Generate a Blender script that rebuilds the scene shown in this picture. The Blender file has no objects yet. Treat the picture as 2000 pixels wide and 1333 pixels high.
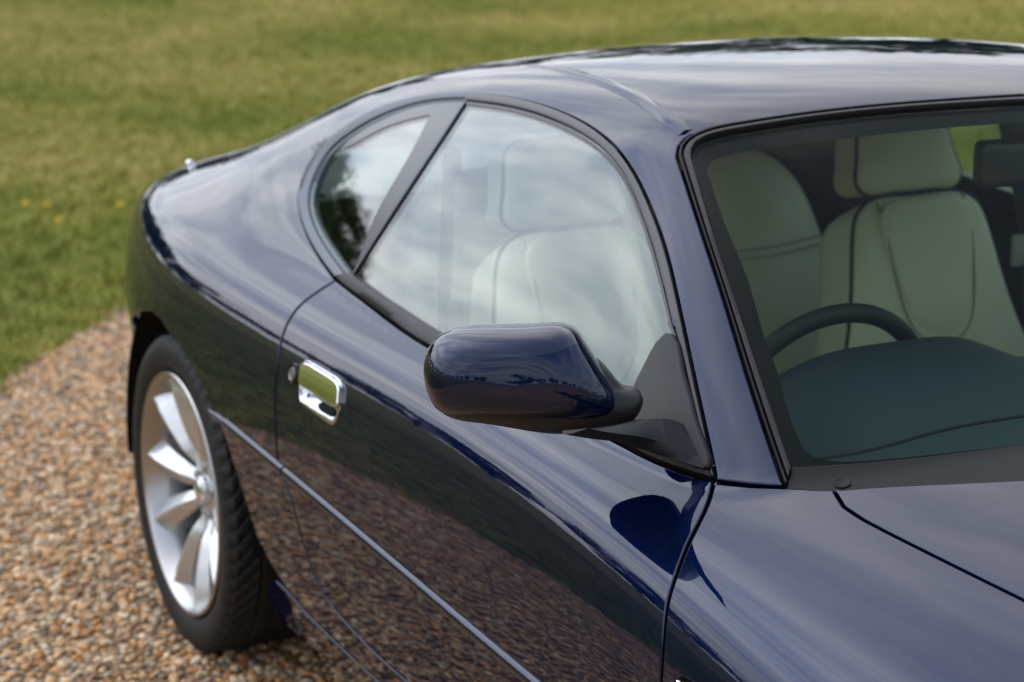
import bpy, bmesh, math, random
import numpy as np
from mathutils import Vector, Matrix
from mathutils.geometry import delaunay_2d_cdt
random.seed(7); np.random.seed(7)
SC = bpy.context.scene
COL = SC.collection
R = math.radians
# ------------------------------------------------------------------ camera, sky, sun, exposure
cam = bpy.data.cameras.new('camera'); camo = bpy.data.objects.new('camera', cam); COL.objects.link(camo); SC.camera = camo
CAM = Vector((3.8734104, -2.08621739, 1.66151052)); YAW, PITCH = 2.67767528, .252150053
fwd = Vector((math.cos(PITCH)*math.cos(YAW), math.cos(PITCH)*math.sin(YAW), -math.sin(PITCH)))
camo.location = CAM
camo.rotation_euler = fwd.to_track_quat('-Z', 'Y').to_euler()
cam.sensor_width = 36; cam.lens = 4161.93098/2000*36; cam.clip_start = .05; cam.clip_end = 2000
cam.dof.use_dof = True; cam.dof.focus_distance = 2.62; cam.dof.aperture_fstop = 5.0; cam.dof.aperture_blades = 9

SUN_EL, SUN_AZ = 40, -152            # direction the light comes from: azimuth from +x, counter-clockwise
W = bpy.data.worlds.new('World'); SC.world = W; W.use_nodes = True
nt = W.node_tree; N = nt.nodes; LK = nt.links.new; N.clear()
out = N.new('ShaderNodeOutputWorld'); bg = N.new('ShaderNodeBackground'); LK(bg.outputs[0], out.inputs[0])
sky = N.new('ShaderNodeTexSky'); sky.sky_type = 'NISHITA'; sky.sun_disc = False
sky.sun_elevation = R(SUN_EL); sky.sun_rotation = R(90-SUN_AZ); sky.air_density = 1.1; sky.dust_density = 2.0
tc = N.new('ShaderNodeTexCoord'); sx = N.new('ShaderNodeSeparateXYZ'); LK(tc.outputs['Generated'], sx.inputs[0])
def wm(op, a, b=None, c=None, clamp=False):
    n = N.new('ShaderNodeMath'); n.operation = op; n.use_clamp = clamp
    for i, v in enumerate((a, b, c)):
        if v is None: continue
        if isinstance(v, (int, float)): n.inputs[i].default_value = v
        else: LK(v, n.inputs[i])
    return n.outputs[0]
zz = wm('MAXIMUM', sx.outputs[2], 0.0); den = wm('ADD', zz, .16)
cv = N.new('ShaderNodeCombineXYZ'); LK(wm('DIVIDE', sx.outputs[0], den), cv.inputs[0]); LK(wm('DIVIDE', sx.outputs[1], den), cv.inputs[1])
mp = N.new('ShaderNodeMapping'); mp.inputs['Rotation'].default_value = (0, 0, R(35)); mp.inputs['Scale'].default_value = (.45, 1.35, 1); LK(cv.outputs[0], mp.inputs[0])
n1 = N.new('ShaderNodeTexNoise'); n1.inputs['Scale'].default_value = 1.05; n1.inputs['Detail'].default_value = 7; n1.inputs['Roughness'].default_value = .58; n1.inputs['Distortion'].default_value = .5; LK(mp.outputs[0], n1.inputs[0])
n2 = N.new('ShaderNodeTexNoise'); n2.inputs['Scale'].default_value = 2.0; n2.inputs['Detail'].default_value = 5; n2.inputs['Roughness'].default_value = .55; LK(mp.outputs[0], n2.inputs[0])
dt = N.new('ShaderNodeVectorMath'); dt.operation = 'DOT_PRODUCT'; LK(tc.outputs['Generated'], dt.inputs[0])
dt.inputs[1].default_value = (math.cos(R(SUN_EL))*math.cos(R(SUN_AZ)), math.cos(R(SUN_EL))*math.sin(R(SUN_AZ)), math.sin(R(SUN_EL)))
halo = wm('EXPONENT', wm('MULTIPLY', wm('SUBTRACT', 1.0, dt.outputs['Value']), -5.5))
glow = wm('ADD', wm('MULTIPLY', halo, 1.25), .50)                 # thin cloud is brighter round the veiled sun
cover = wm('ADD', wm('ADD', n1.outputs[0], wm('MULTIPLY', wm('SUBTRACT', 1.0, zz), .34)), wm('MULTIPLY', halo, .30))      # the deck closes towards the horizon and the sun
mr = N.new('ShaderNodeMapRange'); mr.interpolation_type = 'SMOOTHSTEP'; mr.inputs[1].default_value = .47; mr.inputs[2].default_value = .82; LK(cover, mr.inputs[0])
rampc = N.new('ShaderNodeValToRGB'); LK(n2.outputs[0], rampc.inputs[0])
rampc.color_ramp.elements[0].position = .36; rampc.color_ramp.elements[0].color = (.40, .47, .62, 1)
rampc.color_ramp.elements[1].position = .64; rampc.color_ramp.elements[1].color = (1.02, 1.05, 1.10, 1)
sv = N.new('ShaderNodeVectorMath'); sv.operation = 'SCALE'; LK(sky.outputs[0], sv.inputs[0]); sv.inputs['Scale'].default_value = .13
cvv = N.new('ShaderNodeVectorMath'); cvv.operation = 'SCALE'; LK(rampc.outputs[0], cvv.inputs[0]); LK(glow, cvv.inputs['Scale'])
mx = N.new('ShaderNodeMix'); mx.data_type = 'RGBA'; LK(mr.outputs[0], mx.inputs[0]); LK(sv.outputs[0], mx.inputs[6]); LK(cvv.outputs[0], mx.inputs[7])
LK(mx.outputs[2], bg.inputs[0]); bg.inputs[1].default_value = 1.0
sl = bpy.data.lights.new('sun', 'SUN'); sl.energy = .5; sl.angle = R(165); sl.color = (1, .96, .9)
so = bpy.data.objects.new('sun', sl); COL.objects.link(so)
sd = Vector((math.cos(R(SUN_EL))*math.cos(R(SUN_AZ)), math.cos(R(SUN_EL))*math.sin(R(SUN_AZ)), math.sin(R(SUN_EL))))
so.rotation_euler = sd.to_track_quat('Z', 'Y').to_euler(); so.location = sd*30
vs = SC.view_settings; SC.display_settings.display_device = 'sRGB'
vs.view_transform = 'Standard'; vs.look = 'None'; vs.gamma = 1; vs.use_curve_mapping = False; vs.exposure = 1.22
SC.cycles.use_denoising = True; SC.cycles.max_bounces = 10; SC.cycles.transparent_max_bounces = 16; SC.cycles.glossy_bounces = 6
SC.cycles.caustics_reflective = False; SC.cycles.caustics_refractive = False

# ------------------------------------------------------------------ styling surface of the car
# ---- natural cubic spline helper -------------------------------------------------
def spline(xs, ys):
    xs = np.asarray(xs, float); ys = np.asarray(ys, float); n = len(xs)
    h = np.diff(xs); A = np.zeros((n, n)); r = np.zeros(n); A[0, 0] = A[-1, -1] = 1
    for i in range(1, n-1):
        A[i, i-1] = h[i-1]; A[i, i] = 2*(h[i-1]+h[i]); A[i, i+1] = h[i]
        r[i] = 3*((ys[i+1]-ys[i])/h[i]-(ys[i]-ys[i-1])/h[i-1])
    c = np.linalg.solve(A, r); b = (ys[1:]-ys[:-1])/h-h*(2*c[:-1]+c[1:])/3; d = (c[1:]-c[:-1])/(3*h)
    s0 = b[0]; s1 = b[-1]+2*c[-2]*h[-1]+3*d[-1]*h[-1]**2
    def f(x):
        x = np.asarray(x, float); i = np.clip(np.searchsorted(xs, x)-1, 0, n-2); t = x-xs[i]
        v = ys[i]+t*(b[i]+t*(c[i]+t*d[i]))
        v = np.where(x < xs[0], ys[0]+s0*(x-xs[0]), v)
        return np.where(x > xs[-1], ys[-1]+s1*(x-xs[-1]), v)
    return f
WX = spline([-1.1, -.95, -.7, -.45, -.2, .1, .5, .9, 1.3, 1.7, 2.1, 2.5, 2.9, 3.3], [.54, .66, .787, .857, .899, .914, .910, .905, .903, .903, .906, .905, .86, .70])
def PZ(z):
    u = z-.665
    return .42*u*u+np.where(u > 0, .9, .12)*u*u*u
ZT = spline([-1.15, -.95, -.66, -.3, .1, .6, 1.2, 1.8, 2.2, 2.7, 3.1, 3.5], [.745, .853, .914, .938, .948, .945, .945, .93, .905, .84, .76, .62])
ZC = spline([-1.15, -.6, 0, .6, 1.8, 2.2, 3.4], [.085, .09, .125, .14, .16, .2, .2])
KS = spline([-1.1, -.5, .2, .8, 1.8, 2.4, 3.3], [.09, .08, .07, .065, .07, .1, .16])
YB = spline([-1.0, -.6, -.3, 0, .3, .6, 1.0, 1.4, 1.8, 2.2], [.45, .565, .64, .695, .735, .763, .785, .785, .752, .68])
ZR = spline([-1.1, -.8, -.4, 0, .4, .8, 1.1, 1.4, 1.7, 2.2], [.60, .77, .972, 1.130, 1.214, 1.257, 1.266, 1.247, 1.19, 1.06])
KU = spline([-1.0, -.6, -.35, -.1, .15, .4, .7, 2.2], [.22, .22, .215, .195, .14, .050, .02, .02])
def smax(a, b, k): return .5*(a+b+np.sqrt((a-b)**2+k*k))
def smin3(a, b, k):
    h = np.maximum(k-np.abs(a-b), 0)/k
    return np.minimum(a, b)-h**3*k/6
def f_low(x, y, z):
    ay = np.sqrt(y*y+1e-4)
    fs = ay-(WX(x)-PZ(z))
    ft = (z-(ZT(x)-ZC(x)*y*y))*.95
    f = smax(fs, ft, KS(x))
    f = smax(f, (-x-(.98-.18*y*y-.25*(z-.6)**2)), .12)
    return smax(f, (x-(3.42-.5*y*y-.6*(z-.45)**2)), .12)
def f_topu(x, y, z):
    ay = np.sqrt(y*y+1e-4); dz = z-.86
    fs = (ay-(YB(x)-.48*dz-.37*dz*dz))*.88
    fr = (z-(ZR(x)-.075*y*y))*.95
    fw = (z-(.87+(2.05-x-.58*y*y)*.60+.05*(2.05-x)*(x-1.45)))*.85
    ft = smax(fr, fw, .035)
    kk = .085-.04/(1+np.exp(-(x-1.35)*9))
    return smax(fs, ft, kk)
def f_top(x, y, z):
    return np.maximum(f_topu(x, y, z), .74-z)
def f_body(p):
    x, y, z = p[..., 0], p[..., 1], p[..., 2]
    return smin3(f_low(x, y, z), f_top(x, y, z), KU(x))
def grad(f, p, e=5e-4):
    g = np.zeros(p.shape)
    for k in range(3):
        d = np.zeros(3); d[k] = e
        g[..., k] = f(p+d)-f(p-d)
    return g/np.maximum(np.linalg.norm(g, axis=-1, keepdims=True), 1e-12)
def f_glass(p):
    x, y, z = p[..., 0], p[..., 1], p[..., 2]
    return f_topu(x, y, z)
def uv_dir(u, th):
    u = np.asarray(u, float); th = np.asarray(th, float)
    ph = np.clip(-(u+.75)/.8, 0, None); ox = np.maximum(u, -.75)
    o = np.stack([ox, 0*ox, 0*ox+.62], -1)
    return o, np.stack([-np.sin(ph), -np.cos(ph)*np.cos(th), np.cos(ph)*np.sin(th)], -1)
def to_uv(p):
    p = np.asarray(p, float); v = p-np.array([-.75, 0, .62])
    th = np.arctan2(v[..., 2], -v[..., 1])
    ph = np.arcsin(np.clip(-v[..., 0]/np.linalg.norm(v, axis=-1), 0, 1))
    return np.stack([np.where(p[..., 0] >= -.75, p[..., 0], -.75-.8*ph), th], -1)
def from_uv(uv, f, n=24):
    o, d = uv_dir(uv[..., 0], uv[..., 1])
    lo = np.zeros(d.shape[:-1]); hi = lo+1.7
    for _ in range(n):
        m = .5*(lo+hi); neg = f(o+m[..., None]*d) < 0
        lo = np.where(neg, m, lo); hi = np.where(neg, hi, m)
    return o+hi[..., None]*d
# cut lines on the styling surface, as (station, angle) pairs
C = {
 'dlo_rear': [(0.5473, 0.2990), (0.4987, 0.3076), (0.4506, 0.3173), (0.4034, 0.3284), (0.3572, 0.3415), (0.3122, 0.3567), (0.2683, 0.3741), (0.2260, 0.3939), (0.1882, 0.4164), (0.1585, 0.4420), (0.1375, 0.4696), (0.1247, 0.4979), (0.1196, 0.5265), (0.1229, 0.5547), (0.1363, 0.5812), (0.1585, 0.6058), (0.1843, 0.6289), (0.2107, 0.6512), (0.2383, 0.6722), (0.2687, 0.6914), (0.3028, 0.7083), (0.3393, 0.7235), (0.3768, 0.7372), (0.4147, 0.7498), (0.4536, 0.7608), (0.4941, 0.7700), (0.5358, 0.7776), (0.5777, 0.7841), (0.6188, 0.7902)],
 'dlo_top': [(0.6188, 0.7902), (0.6636, 0.7935), (0.7071, 0.7966), (0.7499, 0.7990), (0.7926, 0.8003), (0.8351, 0.8005), (0.8773, 0.7997), (0.9191, 0.7977), (0.9605, 0.7946), (1.0013, 0.7905), (1.0415, 0.7852), (1.0808, 0.7788), (1.1192, 0.7712), (1.1559, 0.7623), (1.1904, 0.7522), (1.2221, 0.7410), (1.2511, 0.7287), (1.2779, 0.7157), (1.3030, 0.7019), (1.3268, 0.6876), (1.3494, 0.6730), (1.3711, 0.6581), (1.3918, 0.6431), (1.4118, 0.6279), (1.4309, 0.6124), (1.4492, 0.5967), (1.4669, 0.5808), (1.4839, 0.5648), (1.5004, 0.5487), (1.5165, 0.5327), (1.5323, 0.5168), (1.5479, 0.5010), (1.5631, 0.4854)],
 'dlo_front': [(1.5631, 0.4854), (1.5773, 0.4706), (1.5912, 0.4559), (1.6049, 0.4414), (1.6185, 0.4270), (1.6319, 0.4127), (1.6451, 0.3986), (1.6581, 0.3846), (1.6710, 0.3707), (1.6836, 0.3569), (1.6961, 0.3432), (1.7083, 0.3296), (1.7203, 0.3160), (1.7322, 0.3025), (1.7448, 0.2893)],
 'q_glass': [(0.5867, 0.3220), (0.5404, 0.3318), (0.4926, 0.3420), (0.4435, 0.3531), (0.3937, 0.3655), (0.3445, 0.3801), (0.2978, 0.3980), (0.2586, 0.4197), (0.2327, 0.4451), (0.2170, 0.4728), (0.2069, 0.5011), (0.2040, 0.5294), (0.2111, 0.5567), (0.2277, 0.5825), (0.2502, 0.6066), (0.2761, 0.6290), (0.3044, 0.6500), (0.3340, 0.6698), (0.3644, 0.6884), (0.3962, 0.7057), (0.4297, 0.7214), (0.4656, 0.7352), (0.5037, 0.7468), (0.5442, 0.7561), (0.5860, 0.7636), (0.6277, 0.7702)],
 'pillar_line': [(0.6290, 0.7803), (0.6410, 0.7526), (0.6485, 0.7264), (0.6531, 0.7011), (0.6556, 0.6764), (0.6567, 0.6521), (0.6566, 0.6280), (0.6555, 0.6040), (0.6536, 0.5802), (0.6509, 0.5565), (0.6477, 0.5328), (0.6439, 0.5091), (0.6396, 0.4855), (0.6348, 0.4619), (0.6296, 0.4382), (0.6240, 0.4146), (0.6180, 0.3909), (0.6115, 0.3673), (0.6046, 0.3436), (0.5971, 0.3198)],
 'cover_top': [(0.2236, 0.5636), (0.2613, 0.5804), (0.2930, 0.5984), (0.3211, 0.6170), (0.3484, 0.6352), (0.3766, 0.6523), (0.4071, 0.6678), (0.4398, 0.6817), (0.4738, 0.6942), (0.5083, 0.7056), (0.5425, 0.7164)],
 'cover_left': [(0.5425, 0.7164), (0.5539, 0.6898), (0.5625, 0.6640), (0.5688, 0.6387), (0.5728, 0.6139), (0.5747, 0.5895), (0.5752, 0.5652), (0.5746, 0.5411), (0.5734, 0.5170), (0.5723, 0.4929), (0.5723, 0.4689), (0.5741, 0.4450), (0.5780, 0.4212), (0.5829, 0.3975), (0.5878, 0.3741), (0.5917, 0.3507), (0.5947, 0.3276)],
 'd_glass_top': [(0.6448, 0.7597), (0.6896, 0.7622), (0.7330, 0.7645), (0.7754, 0.7663), (0.8172, 0.7674), (0.8587, 0.7674), (0.8998, 0.7663), (0.9404, 0.7642), (0.9803, 0.7612), (1.0194, 0.7574), (1.0578, 0.7527), (1.0952, 0.7469), (1.1317, 0.7400), (1.1666, 0.7319), (1.1992, 0.7225), (1.2294, 0.7117), (1.2573, 0.6994), (1.2832, 0.6861), (1.3074, 0.6718), (1.3301, 0.6569), (1.3518, 0.6416), (1.3726, 0.6263), (1.3927, 0.6110), (1.4121, 0.5957), (1.4308, 0.5804), (1.4489, 0.5650), (1.4665, 0.5496), (1.4835, 0.5343), (1.5000, 0.5190), (1.5162, 0.5037), (1.5320, 0.4886)],
 'sail_right': [(1.5320, 0.4886), (1.5491, 0.4764), (1.5651, 0.4634), (1.5799, 0.4492), (1.5941, 0.4346), (1.6081, 0.4202), (1.6221, 0.4063), (1.6360, 0.3926), (1.6497, 0.3790), (1.6632, 0.3655), (1.6765, 0.3520), (1.6896, 0.3386), (1.7025, 0.3253), (1.7151, 0.3121), (1.7276, 0.2989)],
 'sail': [(1.5517, 0.4654), (1.5495, 0.4483), (1.5515, 0.4300), (1.5538, 0.4120), (1.5554, 0.3942), (1.5572, 0.3764), (1.5616, 0.3588), (1.5671, 0.3415), (1.5694, 0.3246), (1.5734, 0.3068), (1.5856, 0.2904), (1.6047, 0.2880), (1.6259, 0.2927), (1.6460, 0.2934), (1.6643, 0.2946), (1.6822, 0.2964), (1.7018, 0.2969), (1.7212, 0.2965), (1.7297, 0.3001), (1.7227, 0.3108), (1.7061, 0.3261), (1.6870, 0.3424), (1.6713, 0.3573), (1.6583, 0.3708), (1.6461, 0.3837), (1.6328, 0.3968), (1.6184, 0.4106), (1.6039, 0.4254), (1.5901, 0.4412), (1.5756, 0.4559), (1.5583, 0.4666)],
 'belt_low': [(0.5603, 0.2974), (0.6492, 0.2914), (0.7348, 0.2871), (0.8166, 0.2828), (0.8952, 0.2781), (0.9689, 0.2754), (1.0369, 0.2754), (1.1008, 0.2767), (1.1621, 0.2776), (1.2209, 0.2780), (1.2772, 0.2782), (1.3310, 0.2787), (1.3826, 0.2796), (1.4319, 0.2805), (1.4792, 0.2813), (1.5243, 0.2816), (1.5675, 0.2812), (1.6086, 0.2800), (1.6474, 0.2796), (1.6833, 0.2812), (1.7158, 0.2842), (1.7448, 0.2874)],
 'belt_top': [(0.6029, 0.3248), (0.6919, 0.3192), (0.7757, 0.3147), (0.8551, 0.3115), (0.9302, 0.3089), (1.0011, 0.3067), (1.0682, 0.3050), (1.1319, 0.3039), (1.1927, 0.3030), (1.2508, 0.3024), (1.3065, 0.3019), (1.3597, 0.3014), (1.4106, 0.3009), (1.4590, 0.3003), (1.5052, 0.2993), (1.5490, 0.2981), (1.5906, 0.2968), (1.6299, 0.2958), (1.6666, 0.2956), (1.7000, 0.2966), (1.7297, 0.2981)],
 'scr_side': [(1.8160, 0.3169), (1.7889, 0.3409), (1.7646, 0.3659), (1.7400, 0.3914), (1.7149, 0.4173), (1.6894, 0.4437), (1.6634, 0.4705), (1.6369, 0.4978), (1.6098, 0.5255), (1.5820, 0.5534), (1.5534, 0.5814), (1.5239, 0.6093), (1.4933, 0.6372), (1.4617, 0.6653), (1.4290, 0.6939), (1.3948, 0.7229), (1.3589, 0.7524), (1.3206, 0.7824)],
 'scr_corner': [(1.3206, 0.7824), (1.3060, 0.8028), (1.3001, 0.8240), (1.3003, 0.8430), (1.3024, 0.8611), (1.3062, 0.8779), (1.3110, 0.8939)],
 'scr_top': [(1.3110, 0.8939), (1.3220, 0.9255), (1.3314, 0.9590), (1.3398, 0.9943), (1.3475, 1.0313), (1.3548, 1.0699), (1.3617, 1.1102), (1.3683, 1.1522), (1.3745, 1.1961), (1.3803, 1.2420), (1.3857, 1.2898), (1.3905, 1.3397), (1.3949, 1.3917), (1.3985, 1.4459), (1.4015, 1.5022), (1.4035, 1.5607)],
 'seal_side': [(1.7992, 0.3479), (1.7753, 0.3732), (1.7510, 0.3989), (1.7263, 0.4249), (1.7010, 0.4512), (1.6753, 0.4779), (1.6490, 0.5048), (1.6222, 0.5320), (1.5946, 0.5592), (1.5664, 0.5865), (1.5374, 0.6140), (1.5075, 0.6418), (1.4769, 0.6702), (1.4453, 0.6994), (1.4126, 0.7292), (1.3784, 0.7595), (1.3423, 0.7903)],
 'seal_corner': [(1.3423, 0.7903), (1.3256, 0.8089), (1.3169, 0.8306), (1.3172, 0.8497), (1.3211, 0.8663), (1.3261, 0.8819)],
 'seal_top': [(1.3261, 0.8819), (1.3366, 0.9133), (1.3458, 0.9466), (1.3541, 0.9815), (1.3618, 1.0181), (1.3691, 1.0561), (1.3761, 1.0958), (1.3828, 1.1371), (1.3892, 1.1801), (1.3953, 1.2250), (1.4011, 1.2717), (1.4064, 1.3204), (1.4113, 1.3711), (1.4155, 1.4240), (1.4191, 1.4790), (1.4218, 1.5361)],
 'scr_bot': [(1.7992, 0.3479), (1.8067, 0.3551), (1.8141, 0.3624), (1.8212, 0.3700), (1.8282, 0.3779), (1.8349, 0.3861), (1.8415, 0.3946), (1.8479, 0.4036), (1.8541, 0.4129), (1.8601, 0.4226), (1.8660, 0.4327), (1.8717, 0.4433), (1.8773, 0.4543), (1.8827, 0.4658), (1.8880, 0.4777), (1.8932, 0.4902), (1.8983, 0.5033), (1.9032, 0.5169), (1.9081, 0.5311), (1.9128, 0.5459), (1.9175, 0.5614), (1.9220, 0.5776)],
 'frit_side': [(1.7730, 0.4007), (1.7593, 0.4145), (1.7455, 0.4287), (1.7318, 0.4437), (1.7181, 0.4594), (1.7044, 0.4754), (1.6904, 0.4913), (1.6760, 0.5065), (1.6613, 0.5211), (1.6463, 0.5356), (1.6314, 0.5507), (1.6164, 0.5666), (1.6013, 0.5829), (1.5860, 0.5994), (1.5705, 0.6157), (1.5547, 0.6316), (1.5384, 0.6469), (1.5218, 0.6616), (1.5048, 0.6761), (1.4875, 0.6904), (1.4699, 0.7049), (1.4520, 0.7197), (1.4338, 0.7352), (1.4154, 0.7511), (1.3965, 0.7674), (1.3771, 0.7840)],
 'frit_corner': [(1.3771, 0.7840), (1.3626, 0.7972), (1.3537, 0.8153), (1.3545, 0.8309)],
 'frit_top': [(1.3545, 0.8309), (1.3603, 0.8477), (1.3656, 0.8651), (1.3708, 0.8828), (1.3758, 0.9007), (1.3810, 0.9188), (1.3862, 0.9370), (1.3915, 0.9555), (1.3966, 0.9744), (1.4017, 0.9937), (1.4066, 1.0135), (1.4112, 1.0340), (1.4155, 1.0552), (1.4195, 1.0770), (1.4234, 1.0996), (1.4270, 1.1228), (1.4304, 1.1467), (1.4337, 1.1712), (1.4368, 1.1964), (1.4398, 1.2222), (1.4427, 1.2486), (1.4454, 1.2756), (1.4480, 1.3033), (1.4505, 1.3316), (1.4529, 1.3606), (1.4550, 1.3902), (1.4570, 1.4205), (1.4587, 1.4515), (1.4602, 1.4832)],
 'frit_bot': [(1.7730, 0.4007), (1.7867, 0.3884), (1.7997, 0.3842), (1.8105, 0.3855), (1.8196, 0.3901), (1.8275, 0.3967), (1.8346, 0.4049), (1.8411, 0.4138), (1.8475, 0.4232), (1.8536, 0.4331), (1.8595, 0.4435), (1.8652, 0.4543), (1.8708, 0.4656), (1.8762, 0.4774), (1.8815, 0.4897), (1.8867, 0.5025), (1.8918, 0.5159), (1.8967, 0.5299), (1.9016, 0.5445), (1.9063, 0.5598), (1.9110, 0.5757), (1.9155, 0.5924)],
 'bon_rear': [(1.8630, 0.3388), (1.8706, 0.3465), (1.8782, 0.3545), (1.8858, 0.3626), (1.8935, 0.3707), (1.9014, 0.3790), (1.9093, 0.3874), (1.9172, 0.3959), (1.9251, 0.4046), (1.9331, 0.4135), (1.9409, 0.4226), (1.9487, 0.4320), (1.9563, 0.4417), (1.9639, 0.4517), (1.9714, 0.4620), (1.9788, 0.4726), (1.9861, 0.4836), (1.9934, 0.4949)],
 'bon_side': [(1.8630, 0.3388), (1.9032, 0.3226), (1.9375, 0.3179), (1.9686, 0.3157), (1.9980, 0.3141), (2.0266, 0.3126), (2.0547, 0.3111), (2.0823, 0.3097), (2.1092, 0.3084), (2.1355, 0.3070), (2.1612, 0.3057), (2.1864, 0.3044)],
 'cowl_low': [(1.8198, 0.3159), (1.8287, 0.3200), (1.8374, 0.3243), (1.8461, 0.3289), (1.8546, 0.3337), (1.8630, 0.3388)],
 'door_rear': [(0.5538, 0.2982), (0.5568, 0.2811), (0.5647, 0.2661), (0.5706, 0.2512), (0.5770, 0.2356), (0.5842, 0.2184), (0.5902, 0.1999), (0.5948, 0.1803), (0.5990, 0.1602), (0.6026, 0.1397), (0.6045, 0.1188), (0.6041, 0.0972), (0.6029, 0.0754), (0.6026, 0.0538), (0.6043, 0.0327), (0.6063, 0.0114), (0.6057, -0.0109), (0.6038, -0.0338), (0.6042, -0.0559), (0.6104, -0.0756), (0.6240, -0.0922), (0.6387, -0.1083), (0.6496, -0.1261), (0.6574, -0.1451), (0.6634, -0.1650), (0.6682, -0.1854), (0.6729, -0.2059), (0.6784, -0.2261), (0.6851, -0.2456), (0.6935, -0.2643), (0.7042, -0.2817), (0.7187, -0.2969), (0.7390, -0.3084), (0.7643, -0.3166), (0.7926, -0.3226), (0.8216, -0.3277), (0.8512, -0.3320), (0.8816, -0.3353), (0.9128, -0.3377), (0.9449, -0.3390), (0.9774, -0.3396), (1.0100, -0.3397), (1.0424, -0.3396)],
 'door_front': [(1.7464, 0.2863), (1.7580, 0.2716), (1.7734, 0.2586), (1.7877, 0.2463), (1.7999, 0.2342), (1.8106, 0.2223), (1.8204, 0.2105), (1.8297, 0.1987), (1.8382, 0.1867), (1.8453, 0.1744), (1.8504, 0.1616), (1.8543, 0.1484), (1.8577, 0.1349), (1.8611, 0.1212), (1.8643, 0.1073), (1.8671, 0.0932), (1.8694, 0.0788), (1.8710, 0.0642), (1.8720, 0.0493), (1.8725, 0.0341)],
 'apil_base': [(1.7487, 0.2855), (1.7617, 0.2895), (1.7739, 0.2936), (1.7853, 0.2979), (1.7958, 0.3027), (1.8059, 0.3078), (1.8156, 0.3132)],
 'arch': [(-0.3615, -0.0356), (-0.2095, 0.0252), (-0.1020, 0.0523), (-0.0350, 0.0516), (0.0108, 0.0423), (0.0541, 0.0334), (0.0987, 0.0257), (0.1349, 0.0152), (0.1673, 0.0031), (0.1972, -0.0100), (0.2246, -0.0237), (0.2496, -0.0382), (0.2726, -0.0534), (0.2936, -0.0692), (0.3123, -0.0857), (0.3285, -0.1032), (0.3420, -0.1218), (0.3532, -0.1412), (0.3629, -0.1612), (0.3721, -0.1814), (0.3811, -0.2016), (0.3890, -0.2223), (0.3951, -0.2438), (0.3996, -0.2660), (0.4046, -0.2881), (0.4122, -0.3087), (0.4247, -0.3268), (0.4422, -0.3422), (0.4621, -0.3561)],
 'strip': [(0.3521, -0.0681), (0.4302, -0.0714), (0.5053, -0.0746), (0.5782, -0.0777), (0.6488, -0.0807), (0.7174, -0.0834), (0.7839, -0.0861), (0.8484, -0.0887), (0.9109, -0.0913), (0.9715, -0.0938), (1.0302, -0.0963), (1.0873, -0.0987), (1.1426, -0.1011), (1.1965, -0.1034), (1.2489, -0.1055), (1.2999, -0.1074), (1.3496, -0.1092), (1.3980, -0.1109), (1.4451, -0.1124), (1.4910, -0.1139), (1.5357, -0.1154)],
 'strip0': [(0.2667, -0.0683), (0.3521, -0.0681)],
 'roofm': [(1.2866, 0.8365), (1.2612, 0.8448), (1.2343, 0.8497), (1.2027, 0.8576), (1.1667, 0.8674), (1.1284, 0.8769), (1.0887, 0.8854), (1.0480, 0.8930), (1.0063, 0.9000), (0.9634, 0.9067), (0.9193, 0.9131), (0.8741, 0.9189), (0.8279, 0.9243), (0.7808, 0.9288), (0.7338, 0.9322), (0.6877, 0.9339), (0.6441, 0.9330), (0.6043, 0.9292), (0.5685, 0.9224), (0.5363, 0.9131), (0.5055, 0.9024)],
 'cap': [(1.8571, 0.3536)],
 'ant': [(-0.5487, 0.3632)],
 'lock': [(0.6904, 0.1277)],
 'plate': [(0.7027, 0.1494), (0.7121, 0.1567), (0.7276, 0.1609), (0.8386, 0.1625), (0.8590, 0.1606), (0.8714, 0.1538), (0.8774, 0.1175), (0.8644, 0.0895), (0.8530, 0.0805), (0.8338, 0.0796), (0.7412, 0.0821), (0.7228, 0.0846), (0.7148, 0.0919), (0.7105, 0.1196)],
 'flap': [(0.7119, 0.1479), (0.7156, 0.1537), (0.7268, 0.1576), (0.7457, 0.1598), (0.8376, 0.1602), (0.8574, 0.1591), (0.8702, 0.1552), (0.8758, 0.1484), (0.8808, 0.1249), (0.8765, 0.1182), (0.8642, 0.1165), (0.7357, 0.1151), (0.7196, 0.1164), (0.7135, 0.1214)],
 'hole': [(0.8031, 0.1065), (0.7880, 0.0980), (0.7918, 0.0913), (0.8062, 0.0895), (0.8226, 0.0900), (0.8387, 0.0891), (0.8523, 0.0949), (0.8576, 0.1051), (0.8484, 0.1088), (0.8291, 0.1064)],
 'strake': [(1.9139, 0.0532), (1.9296, 0.0578)],
}
MSHELL = [(-0.0857, 0.0739), (-0.0576, 0.0766), (-0.0296, 0.078), (0.006, 0.0796), (0.0415, 0.0805), (0.0581, 0.075), (0.071, 0.0593), (0.0826, 0.0423), (0.0943, 0.024), (0.1066, 0.0051), (0.1157, -0.0119), (0.1165, -0.0215), (0.1109, -0.0293), (0.0996, -0.0353), (0.0799, -0.0382), (0.0392, -0.0377), (-0.0067, -0.0367), (-0.072, -0.036), (-0.0995, -0.0339), (-0.1124, -0.0265), (-0.1221, -0.0099), (-0.1281, 0.0111), (-0.1276, 0.0355), (-0.1232, 0.0484), (-0.1162, 0.0588), (-0.1048, 0.0679)]
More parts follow.
